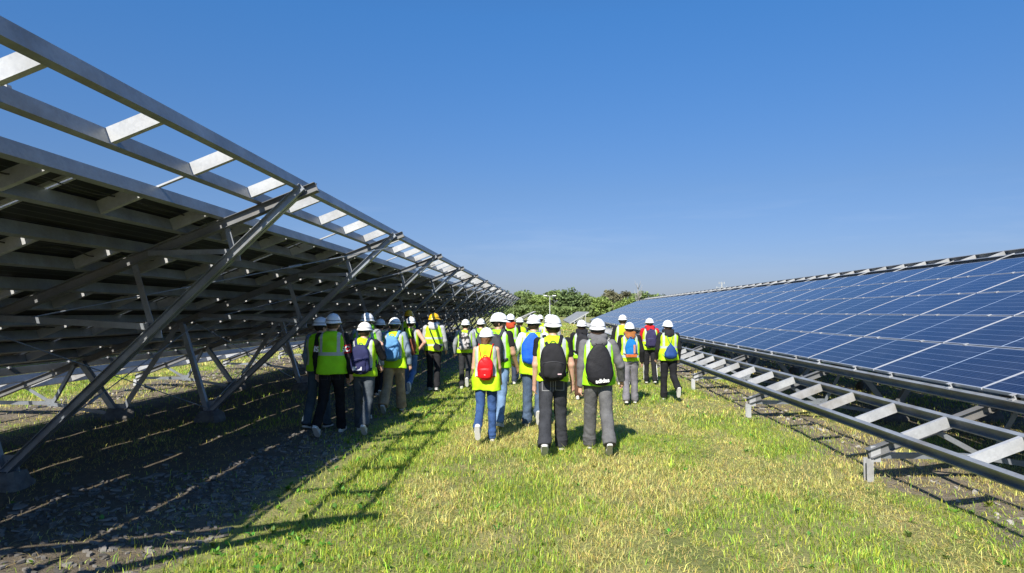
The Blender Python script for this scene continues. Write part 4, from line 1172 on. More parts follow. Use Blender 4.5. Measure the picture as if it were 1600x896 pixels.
STRIDES = {  # (thigh, knee flex, foot pitch) left, right
    'R_back': ((15, 6, -4), (-13, 28, 42)),
    'L_back': ((-13, 28, 42), (15, 6, -4)),
    'L_up': ((-6, 52, 66), (3, 3, 0)),
    'R_up': ((3, 3, 0), (-6, 52, 66)),
    'mid_L': ((8, 6, 0), (-8, 12, 14)),
    'mid_R': ((-8, 12, 14), (8, 6, 0)),
}
def person(x, y, H, label, heading=0, stride='mid_L', top=(0.02, 0.02, 0.022), sleeve='long', pants=(0.03, 0.03, 0.035), shoes=(0.7, 0.7, 0.68),
           vest='lime', vstyle='one', hem=0.88, flare=0.0, hood=None, hair=(0.04, 0.025, 0.015), longhair=False, helm='white', band=True,
           armL=(4, 10, 12), armR=(4, 10, 12), yaw=0, pitch=0, slim=1.0, baggy=1.0, skin=SK, beard=False, seed=0, group='visitors walking between the racks', stripe=None, stitch=0.035):
    dist = math.hypot(x, y)
    vx = 0.0085 if dist < 9.2 else (0.0105 if dist < 11 else (0.013 if dist < 14 else 0.017))
    s = H / 1.72
    z = float(zg(x, y)) + 0.015
    vr = np.random.default_rng(seed * 7 + 1)
    if yaw == 0: yaw = vr.uniform(-14, 14)
    pitch = pitch + vr.uniform(-5, 4)
    armL = (armL[0] + vr.uniform(-7, 9), armL[1] + vr.uniform(-3, 3), armL[2] + (vr.uniform(0, 14) if 0 < armL[2] < 30 else 0)); armR = (armR[0] + vr.uniform(-7, 9), armR[1] + vr.uniform(-3, 3), armR[2] + (vr.uniform(0, 14) if 0 < armR[2] < 30 else 0))
    root = tag(empty('person', (x, y, z), R(heading)), label, 'person', group)
    g = np.random.default_rng(seed + 50)
    (La, Lk, Lp), (Ra, Rk, Rp) = STRIDES[stride]
    # legs, hip height from the lower foot
    legs = []
    hipz = 0
    for sx, (a, kf, p) in ((-1, (La, Lk, Lp)), (1, (Ra, Rk, Rp))):
        hip = np.array([sx * 0.084, 0, 0.0]); kn, an, f, d = leg_joints(hip, a, kf, p, out=sx * (0.022 if baggy > 1 else 0.006))
        low = min((an - f * 0.06 + d * 0.08)[2], (an + f * 0.165 + d * 0.08)[2]); hipz = max(hipz, -low)
        legs.append([hip, kn, an, f, d])
    for lg in legs:
        for i in range(3): lg[i] = lg[i] + np.array([0, 0, hipz])
    dz = hipz - 0.905                                    # shift of upper body
    up = np.array([0, 0, dz])
    head = np.array([0, 0.035, 1.545]) + up
    neck = np.array([0, -0.005, 1.42]) + up
    # arms
    arms = []
    for sx, (sw, ab, el) in ((-1, armL), (1, armR)):
        sh = np.array([sx * 0.178 * slim, -0.005, 1.375]) + up
        a, b_, e = R(sw), R(ab), R(el)
        d1 = np.array([sx * math.sin(b_), math.sin(a) * math.cos(b_), -math.cos(a) * math.cos(b_)])
        elb = sh + d1 * 0.285
        a2, b2 = a + e, b_ * 0.35 if el < 60 else -R(15)
        d2 = np.array([sx * math.sin(b2), math.sin(a2) * math.cos(b2), -math.cos(a2) * math.cos(b2)])
        if el < -5:                                      # hand brought behind / to the hip
            d2 = np.array([-sx * math.sin(R(-el)), 0.25, -math.cos(R(-el))]); d2 /= np.linalg.norm(d2)
        wr = elb + d2 * 0.245
        arms.append((sh, elb, wr, d2, sx))
    allp = np.array([p for lg in legs for p in lg[:3]] + [p for ar in arms for p in ar[:3]])
    lo = np.minimum(allp.min(0), [-0.2, -0.2, 0]) - 0.24; hi = np.maximum(allp.max(0), [0.2, 0.2, 1.70 + dz]) + 0.24
    lo[2] = -0.03; hi[2] = 1.70 + dz
    # ---- body
    F = Field(lo, hi, vx)
    sec = [(0.86, .150, .100, 0), (0.95, .155, .105, 0), (1.08, .130 * slim, .090, 0), (1.25, .155 * slim, .108, 0), (1.36, .160 * slim, .098, -.005), (1.46, .10, .07, -.005)]
    sec = [(a + dz, b_, c, d) for a, b_, c, d in sec]
    F.torso(sec, lambda X: 1.42 + dz - 0.30 * np.maximum(np.abs(X) - 0.05, 0))
    F.cone(neck, head - [0, 0.01, 0.03], 0.056 * (0.94 if slim < 1 else 1), 0.052, 0.02)
    cy, sy = math.cos(R(yaw)), math.sin(R(yaw))
    def hp(px_, py_, pz_): return head + np.array([px_ * cy - py_ * sy, px_ * sy + py_ * cy, pz_])
    F.ell(hp(0, -0.005, 0.02), (0.078, 0.078, 0.095) if abs(yaw) > 45 else (0.074, 0.094, 0.098), 0.01)
    F.ell(hp(0, 0.03, -0.045), (0.052, 0.055, 0.06), 0.03)
    F.cone(hp(0, 0.082, 0.01), hp(0, 0.103, -0.022), 0.009, 0.014, 0.012)
    F.cone(hp(-0.02, 0.082, -0.055), hp(0.02, 0.082, -0.055), 0.008, 0.008, 0.01)
    F.cone(hp(-0.03, 0.078, 0.022), hp(0.03, 0.078, 0.022), 0.010, 0.010, 0.01)
    for sx in (-1, 1):
        F.ell(hp(sx * 0.030, 0.088, 0.004), (0.013, 0.010, 0.009), sub=True)
        F.ell(hp(sx * 0.078, -0.008, -0.012), (0.014, 0.022, 0.032), 0.006)
    for (sh, elb, wr, d2, sx) in arms:
        F.cone(sh, elb, 0.052 * slim, 0.040 * slim, 0.03); F.cone(elb, wr, 0.040 * slim, 0.027, 0.02)
        # hand: palm, four fingers, thumb
        fr = max(0.0085, 0.55 * vx)
        pn = np.array([-sx, 0.15, 0.0]); pn = pn - d2 * (pn @ d2); pn /= np.linalg.norm(pn)      # palm faces the thigh
        sd = np.cross(d2, pn); sd = sd if sd[1] > 0 else -sd                                   # towards the thumb (forward)
        pc = wr + d2 * 0.05
        F.cone(wr + d2 * 0.012, wr + d2 * 0.085, 0.024, 0.030, 0.015)
        for i, (off, L_) in enumerate(((0.028, 0.070), (0.010, 0.080), (-0.010, 0.074), (-0.028, 0.058))):
            k0 = wr + d2 * 0.088 + sd * off
            k1 = k0 + (d2 * 0.9 + pn * 0.30) * L_ * 0.5
            k2 = k1 + (d2 * 0.72 + pn * 0.75) * L_ * 0.45
            F.cone(k0, k1, fr * 1.05, fr, 0.004); F.cone(k1, k2, fr, fr * 0.8, 0.002)
        t0 = wr + d2 * 0.03 + sd * 0.022; t1 = t0 + d2 * 0.03 + sd * 0.028 + pn * 0.01; t2 = t1 + d2 * 0.032 + sd * 0.004 + pn * 0.012
        F.cone(t0, t1, fr * 1.3, fr * 1.15, 0.006); F.cone(t1, t2, fr * 1.15, fr * 0.9, 0.003)
    for hip, kn, an, f, d in legs:
        F.cone(hip, kn, 0.075, 0.050, 0.04); F.cone(kn, an, 0.050, 0.034, 0.02)
        F.cone(an + d * 0.035 - f * 0.02, an + f * 0.12 + d * 0.045, 0.032, 0.026, 0.02)
    field_mesh('body', F, mat_skin(skin), root, s)
    # ---- eyes
    if abs(yaw) > 30:
        for sx in (-1, 1):
            mb = MB(); c = hp(sx * 0.031, 0.080, 0.006) * s
            vs = []; n_ = 8
            for i in range(5):
                ph = math.pi * i / 4
                for j in range(n_):
                    t = 2 * math.pi * j / n_; vs.append((c[0] + 0.011 * math.sin(ph) * math.cos(t), c[1] + 0.011 * math.sin(ph) * math.sin(t), c[2] + 0.011 * math.cos(ph)))
            mb.add(vs, [(i * n_ + j, (i + 1) * n_ + j, (i + 1) * n_ + (j + 1) % n_, i * n_ + (j + 1) % n_) for i in range(4) for j in range(n_)])
            mb.build('eye', [simple('eye', (0.10, 0.07, 0.05), 0.15)], root, True)
    # ---- hair
    F = Field(head - [0.14, 0.17, 0.45], head + [0.14, 0.15, 0.12], vx * 0.9)
    F.ell(hp(0, -0.012, 0.016), (0.084, 0.100, 0.104))
    q = F.sl(F.lo, head + 0.3); X, Y, Z = F.xyz(q)
    fx = (X - head[0]) * (-sy) + (Y - head[1]) * cy      # towards the face
    hl = (Z - head[2])
    cut = np.maximum(fx - 0.030 - 0.0 * hl, -(hl + 0.050 + 0.35 * np.maximum(fx + 0.03, 0) * -1))
    F.D[q] = np.maximum(F.D[q], cut.astype(np.float32))
    if longhair:
        F.cone(hp(0, -0.075, -0.02), hp(0.0, -0.125, -0.20), 0.055, 0.045, 0.04); F.cone(hp(0, -0.125, -0.20), hp(-0.01, -0.148, -0.36), 0.045, 0.018, 0.03)
        F.folds(0.003, seed, 14)
    if beard:
        F.ell(hp(0, 0.045, -0.068), (0.056, 0.056, 0.050), 0.0)
        F.ell(hp(0, 0.085, -0.025), (0.045, 0.02, 0.022), sub=True); F.ell(hp(0, 0.0, 0.0), (0.0, 0, 0) if False else (0.02, 0.02, 0.02))
    F.folds(0.002, seed + 3, 80)
    field_mesh('hair', F, cloth(hair, 0.6, 'hair'), root, s)
    helmet_mesh(head + np.array([0, 0, 0.020]), R(yaw), R(pitch - 4), helm, root, s, band)
    # ---- trousers
    F = Field([lo[0], lo[1], -0.02], [hi[0], hi[1], 1.02 + dz], vx)
    F.torso([(0.84 + dz, .150, .110, -0.005), (0.90 + dz, .163, .120, -0.008), (0.97 + dz, .152, .105, 0), (1.01 + dz, .145, .098, 0)], lambda X: 0.99 + dz + 0 * X)
    for hip, kn, an, f, d in legs:
        hem_ = an + (an - kn) / np.linalg.norm(an - kn) * 0.035
        F.cone(hip + [0, -0.008, -0.01], kn, 0.092 * (0.5 + 0.5 * baggy), 0.066 * baggy, 0.02)
        F.cone(kn, hem_, 0.066 * baggy, 0.062 * baggy ** 1.4, 0.015, flat=1)
        F.ell(kn + [0, -0.03, 0.02], (0.05 * baggy, 0.04 * baggy, 0.05), 0.03)
    F.folds(0.0026 * (0.6 + 0.4 * baggy), seed + 1, 26); F.folds(0.0022, seed + 71, 60, zhi=0.35)
    for hip, kn, an, f, d in legs:                                       # bunched cloth above the shoe
        for i in range(3):
            c = an + (kn - an) * (0.03 + 0.07 * i)
            F.ell(c + np.array([g.normal(0, 0.01), g.normal(0, 0.01), 0]), (0.062 * baggy ** 1.3, 0.064 * baggy ** 1.3, 0.020), 0.014)
    F.ell((0, -0.02, 0.80 + dz), (0.035, 0.05, 0.03), 0.03)
    po = field_mesh('trousers', F, trouser_mat(pants, stitch), root, s, rest=dz + 1e-9)
    if stripe:
        for hip, kn, an, f, d in legs:
            sx = 1 if hip[0] > 0 else -1; mb = MB()
            o1 = np.array([sx * 0.070, 0, 0])
            mb.bar(Vector((kn + o1) * s), Vector((an + o1 * 0.95) * s), 0.03, 0.012, (1, 0, 0)); mb.build('side_stripe', [simple('stripe_print', stripe, 0.8)], po)
    # ---- shoes
    for hip, kn, an, f, d in legs:
        c = an + f * 0.05; F = Field(c - 0.21, c + 0.21, min(vx, 0.012) * 0.85)
        F.cone(an + d * 0.030 - f * 0.015, an + f * 0.06 + d * 0.035, 0.046, 0.045, 0.0)
        F.cone(an + f * 0.06 + d * 0.040, an + f * 0.130 + d * 0.050, 0.044, 0.034, 0.02)
        F.cone(an + d * 0.0 - f * 0.01, an - d * 0.03 - f * 0.01, 0.044, 0.042, 0.02)
        X, Y, Z = F.xyz(F.sl(F.lo, F.lo + 1)); dd = (X - an[0]) * d[0] + (Y - an[1]) * d[1] + (Z - an[2]) * d[2]
        F.D[...] = np.maximum(F.D, dd - 0.066)
        so = field_mesh('shoe', F, cloth(shoes, 0.6, 'shoe_upper', 0.12), root, s)
        mb = MB(); sd = np.cross(f, d); out = []
        for t, w in ((-0.064, 0.018), (-0.052, 0.032), (-0.02, 0.037), (0.03, 0.034), (0.08, 0.042), (0.13, 0.040), (0.158, 0.028), (0.170, 0.012)): out.append((t, w))
        loop = [(t, w) for t, w in out] + [(t, -w) for t, w in out[::-1]]
        vs = [(an + f * t + sd * w + d * 0.058) * s for t, w in loop] + [(an + f * t + sd * w * 0.97 + d * 0.082) * s for t, w in loop]
        n_ = len(loop); mb.add(vs, [tuple(range(n_)), tuple(range(n_, 2 * n_))[::-1]] + [(i, n_ + i, n_ + (i + 1) % n_, (i + 1) % n_) for i in range(n_)])
        mb.build('sole', [M_SOLE], so if so else root)
    # ---- top
    th = 0.012 if hood is None else 0.022
    F = Field([lo[0], -0.32, 0.80 + dz], [hi[0], hi[1], 1.56 + dz], vx)
    s2 = [(0.90, .160, .118, 0), (0.98, .165, .118, 0), (1.08, .150 * slim + th * .5, .108, 0), (1.25, .165 * slim + th * .5, .122, 0), (1.36, .168 * slim, .110, -.005), (1.47, .11, .08, -.005)]
    F.torso([(a + dz, b_, c, d_) for a, b_, c, d_ in s2], lambda X: 1.435 + dz - 0.30 * np.maximum(np.abs(X) - 0.06, 0))
    for (sh, elb, wr, d2, sx) in arms:
        if sleeve == 'long':
            F.cone(sh, elb, 0.060 * slim + th * .4, 0.050 * slim + th * .5, 0.02); F.cone(elb, wr + d2 * 0.01, 0.050 * slim + th * .5, 0.036 + th * .4, 0.012, flat=1)
        elif sleeve == 'short':
            F.cone(sh, sh + (elb - sh) * 0.62, 0.062 * slim, 0.056 * slim, 0.02, flat=1)
        
    F.folds(0.0024, seed + 2, 24)
    if hood is None: F.cone(neck + [0, 0, -0.01], neck + [0, 0.006, 0.022], 0.064, 0.060, 0.0, flat=1)
    else:
        same = hood
        for i in range(9):
            t = math.pi * (0.08 + 0.84 * i / 8)
            c = neck + np.array([0.085 * math.cos(t), -0.075 * math.sin(t) + 0.03, 0.02 + 0.03 * abs(math.cos(t))])
            F.ell(c, (0.040, 0.040, 0.036), 0.03)
        F.ell(neck + [0, -0.095, -0.015], (0.105, 0.050, 0.070), 0.03)
    field_mesh('top', F, cloth(top, 0.9, 'top_cloth'), root, s)
    if hood is not None and hood != top:
        F = Field(neck - 0.22, neck + 0.2, vx)
        for i in range(9):
            t = math.pi * (0.06 + 0.88 * i / 8)
            c = neck + np.array([0.088 * math.cos(t), -0.078 * math.sin(t) + 0.03, 0.026 + 0.03 * abs(math.cos(t))])
            F.ell(c, (0.045, 0.045, 0.040), 0.03)
        F.ell(neck + [0, -0.10, -0.012], (0.112, 0.058, 0.078), 0.03); F.folds(0.003, seed + 9, 40)
        field_mesh('hood', F, cloth(hood, 0.9, 'hood_cloth'), root, s)
    # ---- hi-vis vest
    F = Field([-0.36, -0.36, hem - 0.04 + dz], [0.36, 0.36, 1.50 + dz], vx)
    e = th * 0.5 + 0.014
    s3 = [(hem, .172 + flare + e, .132 + flare * .7, 0), (1.0, .168 + flare * .6 + e, .130 + flare * .3, 0), (1.10, .162 * slim + e + flare * .3, .126, 0), (1.26, .170 * slim + e, .134, -.002), (1.36, .178 * slim + e * .5, .124, -.005), (1.48, .13, .10, -.005)]
    F.torso([(a + dz, b_, c, d_) for a, b_, c, d_ in s3], lambda X: 1.452 + dz - 0.30 * np.maximum(np.abs(X) - 0.06, 0), n=2.8)
    F.folds(0.0062, seed + 5, 11)
    for (sh, elb, wr, d2, sx) in arms:
        a0 = sh + np.array([sx * 0.030, 0, 0.005]); F.cone(a0, a0 + (elb - sh) * 0.65 + np.array([sx * 0.05, 0, 0]), 0.062, 0.045, sub=True)
    F.cone(neck + [0, 0.02, -0.005], neck + [0, 0.02, 0.12], 0.074, 0.09, sub=True)
    F.ell(neck + [0, 0.10, -0.06], (0.055, 0.10, 0.12), sub=True)
    field_mesh('safety_vest', F, vest_mat(vest, vstyle), root, s, rest=True)
    root['_dz'] = dz
    return dict(root=root, s=s, dz=dz, x=x, y=y, z=z, h=heading, arms=arms, legs=legs, head=head, vx=vx, seed=seed)

def local_thing(p, name, at, label, cat, group):
    """a top-level Empty at local point `at` of person p, and a converter for its parts"""
    h = R(p['h']); s = p['s']; a = np.array(at, float) + [0, 0, p['dz']]
    w = (p['x'] + (a[0] * math.cos(h) - a[1] * math.sin(h)) * s, p['y'] + (a[0] * math.sin(h) + a[1] * math.cos(h)) * s, p['z'] + a[2] * s)
    return tag(empty(name, w, h), label, cat, group), a

BAGS = 'bags worn on the walkers\' backs'
def backpack(p, label, col, w=0.29, h=0.43, d=0.15, zc=1.16, pocket=None, strap=None, mat=None, sharp=4.0, patch=None, straps=True, tilt=0.0, handle=True, rough=0.75, xo=0.0):
    dz = p['dz']; s = p['s']; yb = -0.135
    root, a0 = local_thing(p, 'backpack', (xo, yb, zc - h / 2), label, 'backpack', BAGS)
    m = mat or cloth(col, rough, 'bag_cloth', 0.2)
    def blob(c, r, n=4.0, top=0.75, seed=1, amp=0.003):
        c = np.array(c) + [0, 0, dz]; F = Field(c - np.array(r) - 0.05, c + np.array(r) + 0.05, min(p['vx'], 0.012))
        X, Y, Z = F.xyz(F.sl(F.lo, F.lo + 3)); tz = np.clip((Z - c[2]) / r[2], -1, 1)
        k = 1 - (1 - top) * np.clip(tz, 0, 1) ** 1.6
        ysag = 1 + 0.12 * np.clip(-tz, 0, 1)
        u = (np.abs((X - c[0] - tilt * (Z - c[2])) / (r[0] * k)) ** n + np.abs((Y - c[1]) / (r[1] * ysag * (0.4 + 0.6 * k))) ** n + np.abs((Z - c[2]) / r[2]) ** n) ** (1 / n)
        F.D[...] = ((u - 1) * min(r)).astype(np.float32); F.folds(amp, p['seed'] + seed, 22)
        return F
    F = blob((xo, yb - d / 2, zc), (w / 2, d / 2, h / 2), n=sharp)
    bag = field_mesh('bag', F, m, root, s, off=a0)
    if pocket is not None:
        F = blob((xo, yb - d * 0.92, zc - h * 0.20), (w * 0.40, d * 0.28, h * 0.235), n=3.6, top=0.9, seed=4, amp=0.002)
        field_mesh('front_pocket', F, cloth(pocket, rough, 'pocket_cloth', 0.2), root, s, off=a0)
        mb = MB(); zz = zc + h * 0.03 + dz
        mb.tube([Vector((np.array([xo + w * 0.40 * t, yb - d * (1.13 - 0.10 * t * t), zz - 0.02 * t * t]) - a0) * s) for t in (-1, -.6, -.2, .2, .6, 1)], 0.0035, 5)
        mb.build('zip', [simple('zip_tape', tuple(min(1, q * 2 + 0.03) for q in col), 0.5)], bag, True)
    sm = cloth(strap or col, 0.8, 'strap_webbing')
    if straps:
        for sx in (-1, 1):
            mb = MB(); k = sx
            pts = [(k * 0.060 + xo, -0.150, zc + h * 0.44), (k * 0.085, -0.140, 1.36), (k * 0.105, -0.085, 1.452), (k * 0.110, -0.01, 1.466), (k * 0.112, 0.09, 1.41), (k * 0.118, 0.150, 1.30), (k * 0.140, 0.150, 1.15), (k * 0.197, 0.04, zc - h * 0.30), (k * 0.165, -0.10, zc - h * 0.36), (k * w * 0.40 + xo, -0.16, zc - h * 0.38)]
            q = []
            ribbon(mb, pts, 0.042 if w > 0.24 else 0.014, 0.010)
            mb.v = [tuple((np.array(v) + [0, 0, dz] - a0) * s) for v in mb.v]
            mb.build('shoulder_strap', [sm], root, True)
    if handle:
        mb = MB(); zt = zc + h / 2 + dz
        mb.tube([Vector((np.array([xo + 0.035 * math.cos(t), yb - 0.04, zt - 0.012 + 0.045 * math.sin(t)]) - a0) * s) for t in np.linspace(0, math.pi, 8)], 0.006, 6)
        mb.build('carry_loop', [sm], bag, True)
    if patch:
        (px_, pz_, pw, ph, pc) = patch
        mb = MB(); c = (np.array([xo + px_, yb - d * (1.215 if pocket is not None else 1.03), zc + pz_ + dz]) - a0) * s
        mb.box(tuple(c), (pw, 0.006, ph)); mb.build('label_patch', [simple('patch', pc, 0.6)], bag)
    return root, a0

def sack(p, label, col, w=0.30, h=0.44, zc=1.14, d=0.10, col2=None, name='drawstring_bag', cords=(0.6, 0.6, 0.6), xo=0.0, tri=0.35, text=None):
    """soft gym sack, gathered at the top, hanging on two cords"""
    dz = p['dz']; s = p['s']; yb = -0.135
    root, a0 = local_thing(p, name, (xo, yb, zc - h / 2), label, 'drawstring bag', BAGS)
    c = np.array([xo, yb - d / 2, zc + dz]); r = np.array([w / 2, d / 2, h / 2])
    F = Field(c - r - 0.05, c + r + 0.05, min(p['vx'], 0.012)); X, Y, Z = F.xyz(F.sl(F.lo, F.lo + 3))
    t = np.clip((Z - c[2]) / r[2], -1, 1)
    k = np.interp(t, [-1, -0.75, -0.3, 0.3, 0.8, 1], [0.72, 0.95, 1.0, 0.5 + 0.5 * tri + 0.12, 0.12 + tri * 0.75, 0.05 + tri * 0.6]).astype(np.float32)
    kd = np.interp(t, [-1, -0.6, 0, 1], [0.8, 1.15, 0.9, 0.35]).astype(np.float32)
    u = (np.abs((X - c[0]) / (r[0] * k)) ** 2.6 + np.abs((Y - c[1]) / (r[1] * kd)) ** 2.4 + np.abs((Z - c[2]) / r[2]) ** 7) ** (1 / 2.6)
    F.D[...] = ((u - 1) * min(r)).astype(np.float32); F.folds(0.0034, p['seed'] + 8, 9)
    bag = field_mesh('bag', F, cloth(col, 0.6, 'sack_cloth', 0.22), root, s, off=a0)
    for sx in (-1, 1):
        mb = MB(); zt = zc + h / 2
        pts = [(xo + sx * 0.012, yb - 0.035, zt - 0.015), (sx * 0.06, -0.150, 1.36 if zt < 1.33 else zt + 0.02), (sx * 0.10, -0.09, 1.452), (sx * 0.11, 0.0, 1.470), (sx * 0.115, 0.10, 1.41), (sx * 0.125, 0.152, 1.28), (sx * 0.195, 0.05, 1.12), (sx * 0.185, -0.08, 1.02), (xo + sx * w * 0.40, yb - 0.04, zc - h * 0.44)]
        mb.tube([Vector((np.array(q) + [0, 0, dz] - a0) * s) for q in pts], 0.0045, 5)
        mb.build('cord', [cloth(cords, 0.7, 'cord')], root, True)
    return root, a0, bag

def text_mesh(body, size, mat, parent, loc, rot, thick=0.0015, name='lettering', bold=0.0):
    cu = bpy.data.curves.new(name, 'FONT'); cu.body = body; cu.size = size; cu.extrude = thick; cu.align_x = 'CENTER'; cu.align_y = 'CENTER'; cu.offset = bold
    to = bpy.data.objects.new('tmp', cu); COL.objects.link(to)
    dg = bpy.context.evaluated_depsgraph_get(); me = bpy.data.meshes.new_from_object(to.evaluated_get(dg))
    bpy.data.objects.remove(to); me.materials.clear(); me.materials.append(mat)
    o = bpy.data.objects.new(name, me); COL.objects.link(o); o.parent = parent; o.location = loc; o.rotation_euler = rot
    return o

# ------------------------------------------------------------ the walkers
DEN = (0.10, 0.16, 0.26); JEAN = (0.045, 0.10, 0.26); LJEAN = (0.13, 0.21, 0.34); BLK = (0.016, 0.016, 0.018); CHAR = (0.045, 0.047, 0.052); GREY = (0.15, 0.15, 0.155)
WHT = (0.72, 0.72, 0.70)
pA = person(-3.36, 9.85, 1.65, 'leftmost walker in pale denim shirt, half hidden behind the one with red armbands', -14, 'mid_R', top=(0.17, 0.22, 0.30), pants=(0.05, 0.075, 0.10), shoes=(0.03, 0.03, 0.03), vest='lime', vstyle='side', seed=1, armL=(-8, 14, 10), yaw=-20)
pB = person(-3.03, 9.42, 1.73, 'tall walker in black trousers with red lettered armbands on both sleeves', 0, 'L_back', top=BLK, pants=(0.012, 0.012, 0.014), vest='lime', vstyle='one', hem=0.86, seed=2, armL=(2, 12, 8), armR=(3, 11, 10), hair=(0.10, 0.06, 0.035), flare=0.02)
pC = person(-2.62, 9.60, 1.61, 'walker in faded grey jeans carrying the navy backpack beside the red armband', 0, 'R_back', top=BLK, pants=(0.06, 0.072, 0.085), seed=3, armR=(25, 16, 95), armL=(0, 10, 10), vest='yellow', vstyle='side', baggy=1.1)
pD = person(-2.92, 10.85, 1.72, 'walker in grey hoodie just behind the navy backpack, mostly hidden', 0, 'mid_L', top=(0.25, 0.27, 0.29), hood=(0.18, 0.50, 0.03), pants=(0.03, 0.035, 0.045), seed=4, vest='green')
pE = person(-3.38, 13.6, 1.60, 'walker all in black under vest with a red triangular sack', 3, 'R_back', top=BLK, pants=BLK, seed=5, vest='green', vstyle='side')
pF = person(-2.62, 11.56, 1.66, 'walker in khaki trousers carrying the sky blue backpack', 0, 'L_back', top=(0.20, 0.26, 0.33), pants=(0.33, 0.235, 0.145), shoes=(0.40, 0.42, 0.42), seed=6, vest='yellow', vstyle='side', hem=0.80, flare=0.03, baggy=1.25, armL=(0, 14, 14), armR=(2, 14, 14))
pG = person(-2.84, 14.05, 1.64, 'walker in blue jeans with bare right arm bent, hand on hip', -4, 'R_up', top=(0.16, 0.2, 0.26), sleeve='none', pants=(0.075, 0.14, 0.27), seed=7, vest='yellow', vstyle='side', armR=(-12, 38, -42), armL=(5, 14, 10), skin=(0.60, 0.34, 0.25))
pH = person(-3.36, 16.4, 1.77, 'yellow helmeted walker mostly hidden behind the bare armed one', 0, 'mid_L', top=(0.02, 0.03, 0.06), pants=BLK, helm='yellow', seed=8, vest='yellow')
pI = person(-2.46, 14.8, 1.72, 'walker with yellow helmet, pale grey hoodie and black crossbody pouch', 2, 'mid_L', top=(0.42, 0.42, 0.44), hood=(0.55, 0.55, 0.56), pants=BLK, helm='yellow', seed=9, vest='yellow', vstyle='two', armL=(4, 8, 20), armR=(0, 14, 12), yaw=-40, skin=(0.52, 0.3, 0.22), shoes=(0.35, 0.35, 0.36))
pJ = person(-1.80, 15.2, 1.58, 'walker with grey sleeves and the black and white patterned backpack', 0, 'R_up', top=(0.26, 0.28, 0.31), pants=(0.03, 0.031, 0.034), seed=10, vest='yellow', vstyle='low', armL=(0, 16, 8), hair=(0.02, 0.015, 0.01))
pK = person(-1.52, 15.95, 1.56, 'walker in blue jeans close beside the patterned backpack, grey bag strap on shoulder', -6, 'mid_R', top=(0.20, 0.24, 0.30), pants=(0.08, 0.15, 0.28), seed=11, vest='lime', vstyle='side')
pL = person(-0.77, 8.88, 1.51, 'girl with long brown ponytail, blue jeans and the small red backpack', 0, 'L_up', top=(0.55, 0.45, 0.40), sleeve='none', pants=(0.035, 0.075, 0.19), seed=12, vest='yellow', vstyle='side', hem=0.77, flare=0.028, longhair=True, hair=(0.13, 0.065, 0.03), slim=0.88, baggy=0.95, band=False, armL=(6, 7, 14), armR=(6, 8, 16), pitch=3)
pM = person(-0.70, 10.15, 1.72, 'bearded man looking to the right, behind the girl with the red backpack', -16, 'mid_L', top=BLK, sleeve='short', pants=LJEAN, seed=13, vest='lime', vstyle='side', yaw=-62, beard=True, skin=(0.42, 0.24, 0.16), hair=(0.02, 0.014, 0.01), armR=(10, 10, 30))
pN = person(-0.80, 15.9, 1.67, 'walker with orange red collar around a dark neck, just behind the bearded man', 0, 'mid_R', top=BLK, hood=(0.42, 0.06, 0.02), hair=(0.02, 0.025, 0.06), pants=(0.04, 0.05, 0.08), seed=14, vest='lime', vstyle='one', sleeve='long')
pO = person(-0.62, 17.0, 1.60, 'walker in light blue jeans, two silver bands across the vest, no bag', 0, 'mid_L', top=(0.03, 0.03, 0.035), sleeve='short', pants=LJEAN, seed=15, vest='yellow', vstyle='two', shoes=(0.10, 0.08, 0.07))
pP = person(-0.32, 17.6, 1.56, 'walker with black hood down, far in the group behind the blue sack', 0, 'mid_R', top=BLK, hood=(0.018, 0.018, 0.02), pants=CHAR, seed=16, vest='yellow')
pQ = person(-0.12, 19.4, 1.62, 'farthest walker at the head of the group, white helmet between others', 0, 'mid_L', top=(0.3, 0.3, 0.32), pants=DEN, seed=17, vest='yellow', vstyle='two')
pR = person(-0.16, 10.2, 1.70, 'walker with loose white sleeves and the bright blue sack', -3, 'R_up', top=(0.68, 0.70, 0.72), pants=(0.06, 0.09, 0.14), seed=18, vest='yellow', vstyle='side', hem=0.80, flare=0.03, armL=(14, 22, 40), armR=(0, 8, 12), baggy=1.1)
pS = person(0.12, 14.6, 1.67, 'walker of whom little but white helmet shows, behind the man with black backpack', 2, 'mid_R', top=(0.4, 0.4, 0.42), pants=CHAR, seed=19, vest='yellow')
pT = person(0.11, 8.33, 1.71, 'young man in black tee and charcoal trousers with the black backpack, arms bare', 0, 'L_back', top=(0.014, 0.014, 0.016), sleeve='short', pants=(0.036, 0.038, 0.044), shoes=(0.55, 0.54, 0.52), seed=20, vest='yellow', vstyle='none', hair=(0.03, 0.02, 0.013), baggy=1.15, armL=(2, 10, 12), armR=(0, 11, 10), hem=0.90, stitch=0.25)
pU = person(0.74, 13.15, 1.56, 'walker in dark brown trousers and black hoodie left of the grey hoodie', 0, 'mid_L', top=BLK, hood=(0.018, 0.018, 0.02), pants=(0.085, 0.045, 0.03), seed=21, vest='lime', vstyle='side')
pV = person(0.68, 8.47, 1.67, 'young man in grey hoodie and washed grey jeans with lettered black sack', 0, 'R_back', top=(0.135, 0.135, 0.14), hood=(0.125, 0.125, 0.13), pants=(0.10, 0.10, 0.102), stitch=0.08, shoes=(0.03, 0.03, 0.03), seed=22, vest='lime', vstyle='side', hair=(0.07, 0.045, 0.03), baggy=1.2, armL=(-6, 7, 8), armR=(2, 24, 14), hem=0.86, flare=0.025)
pW = person(1.83, 15.6, 1.63, 'walker with black sleeves behind the blue and orange backpack', 0, 'mid_L', top=BLK, pants=GREY, seed=23, vest='yellow', vstyle='side', armL=(0, 14, 10))
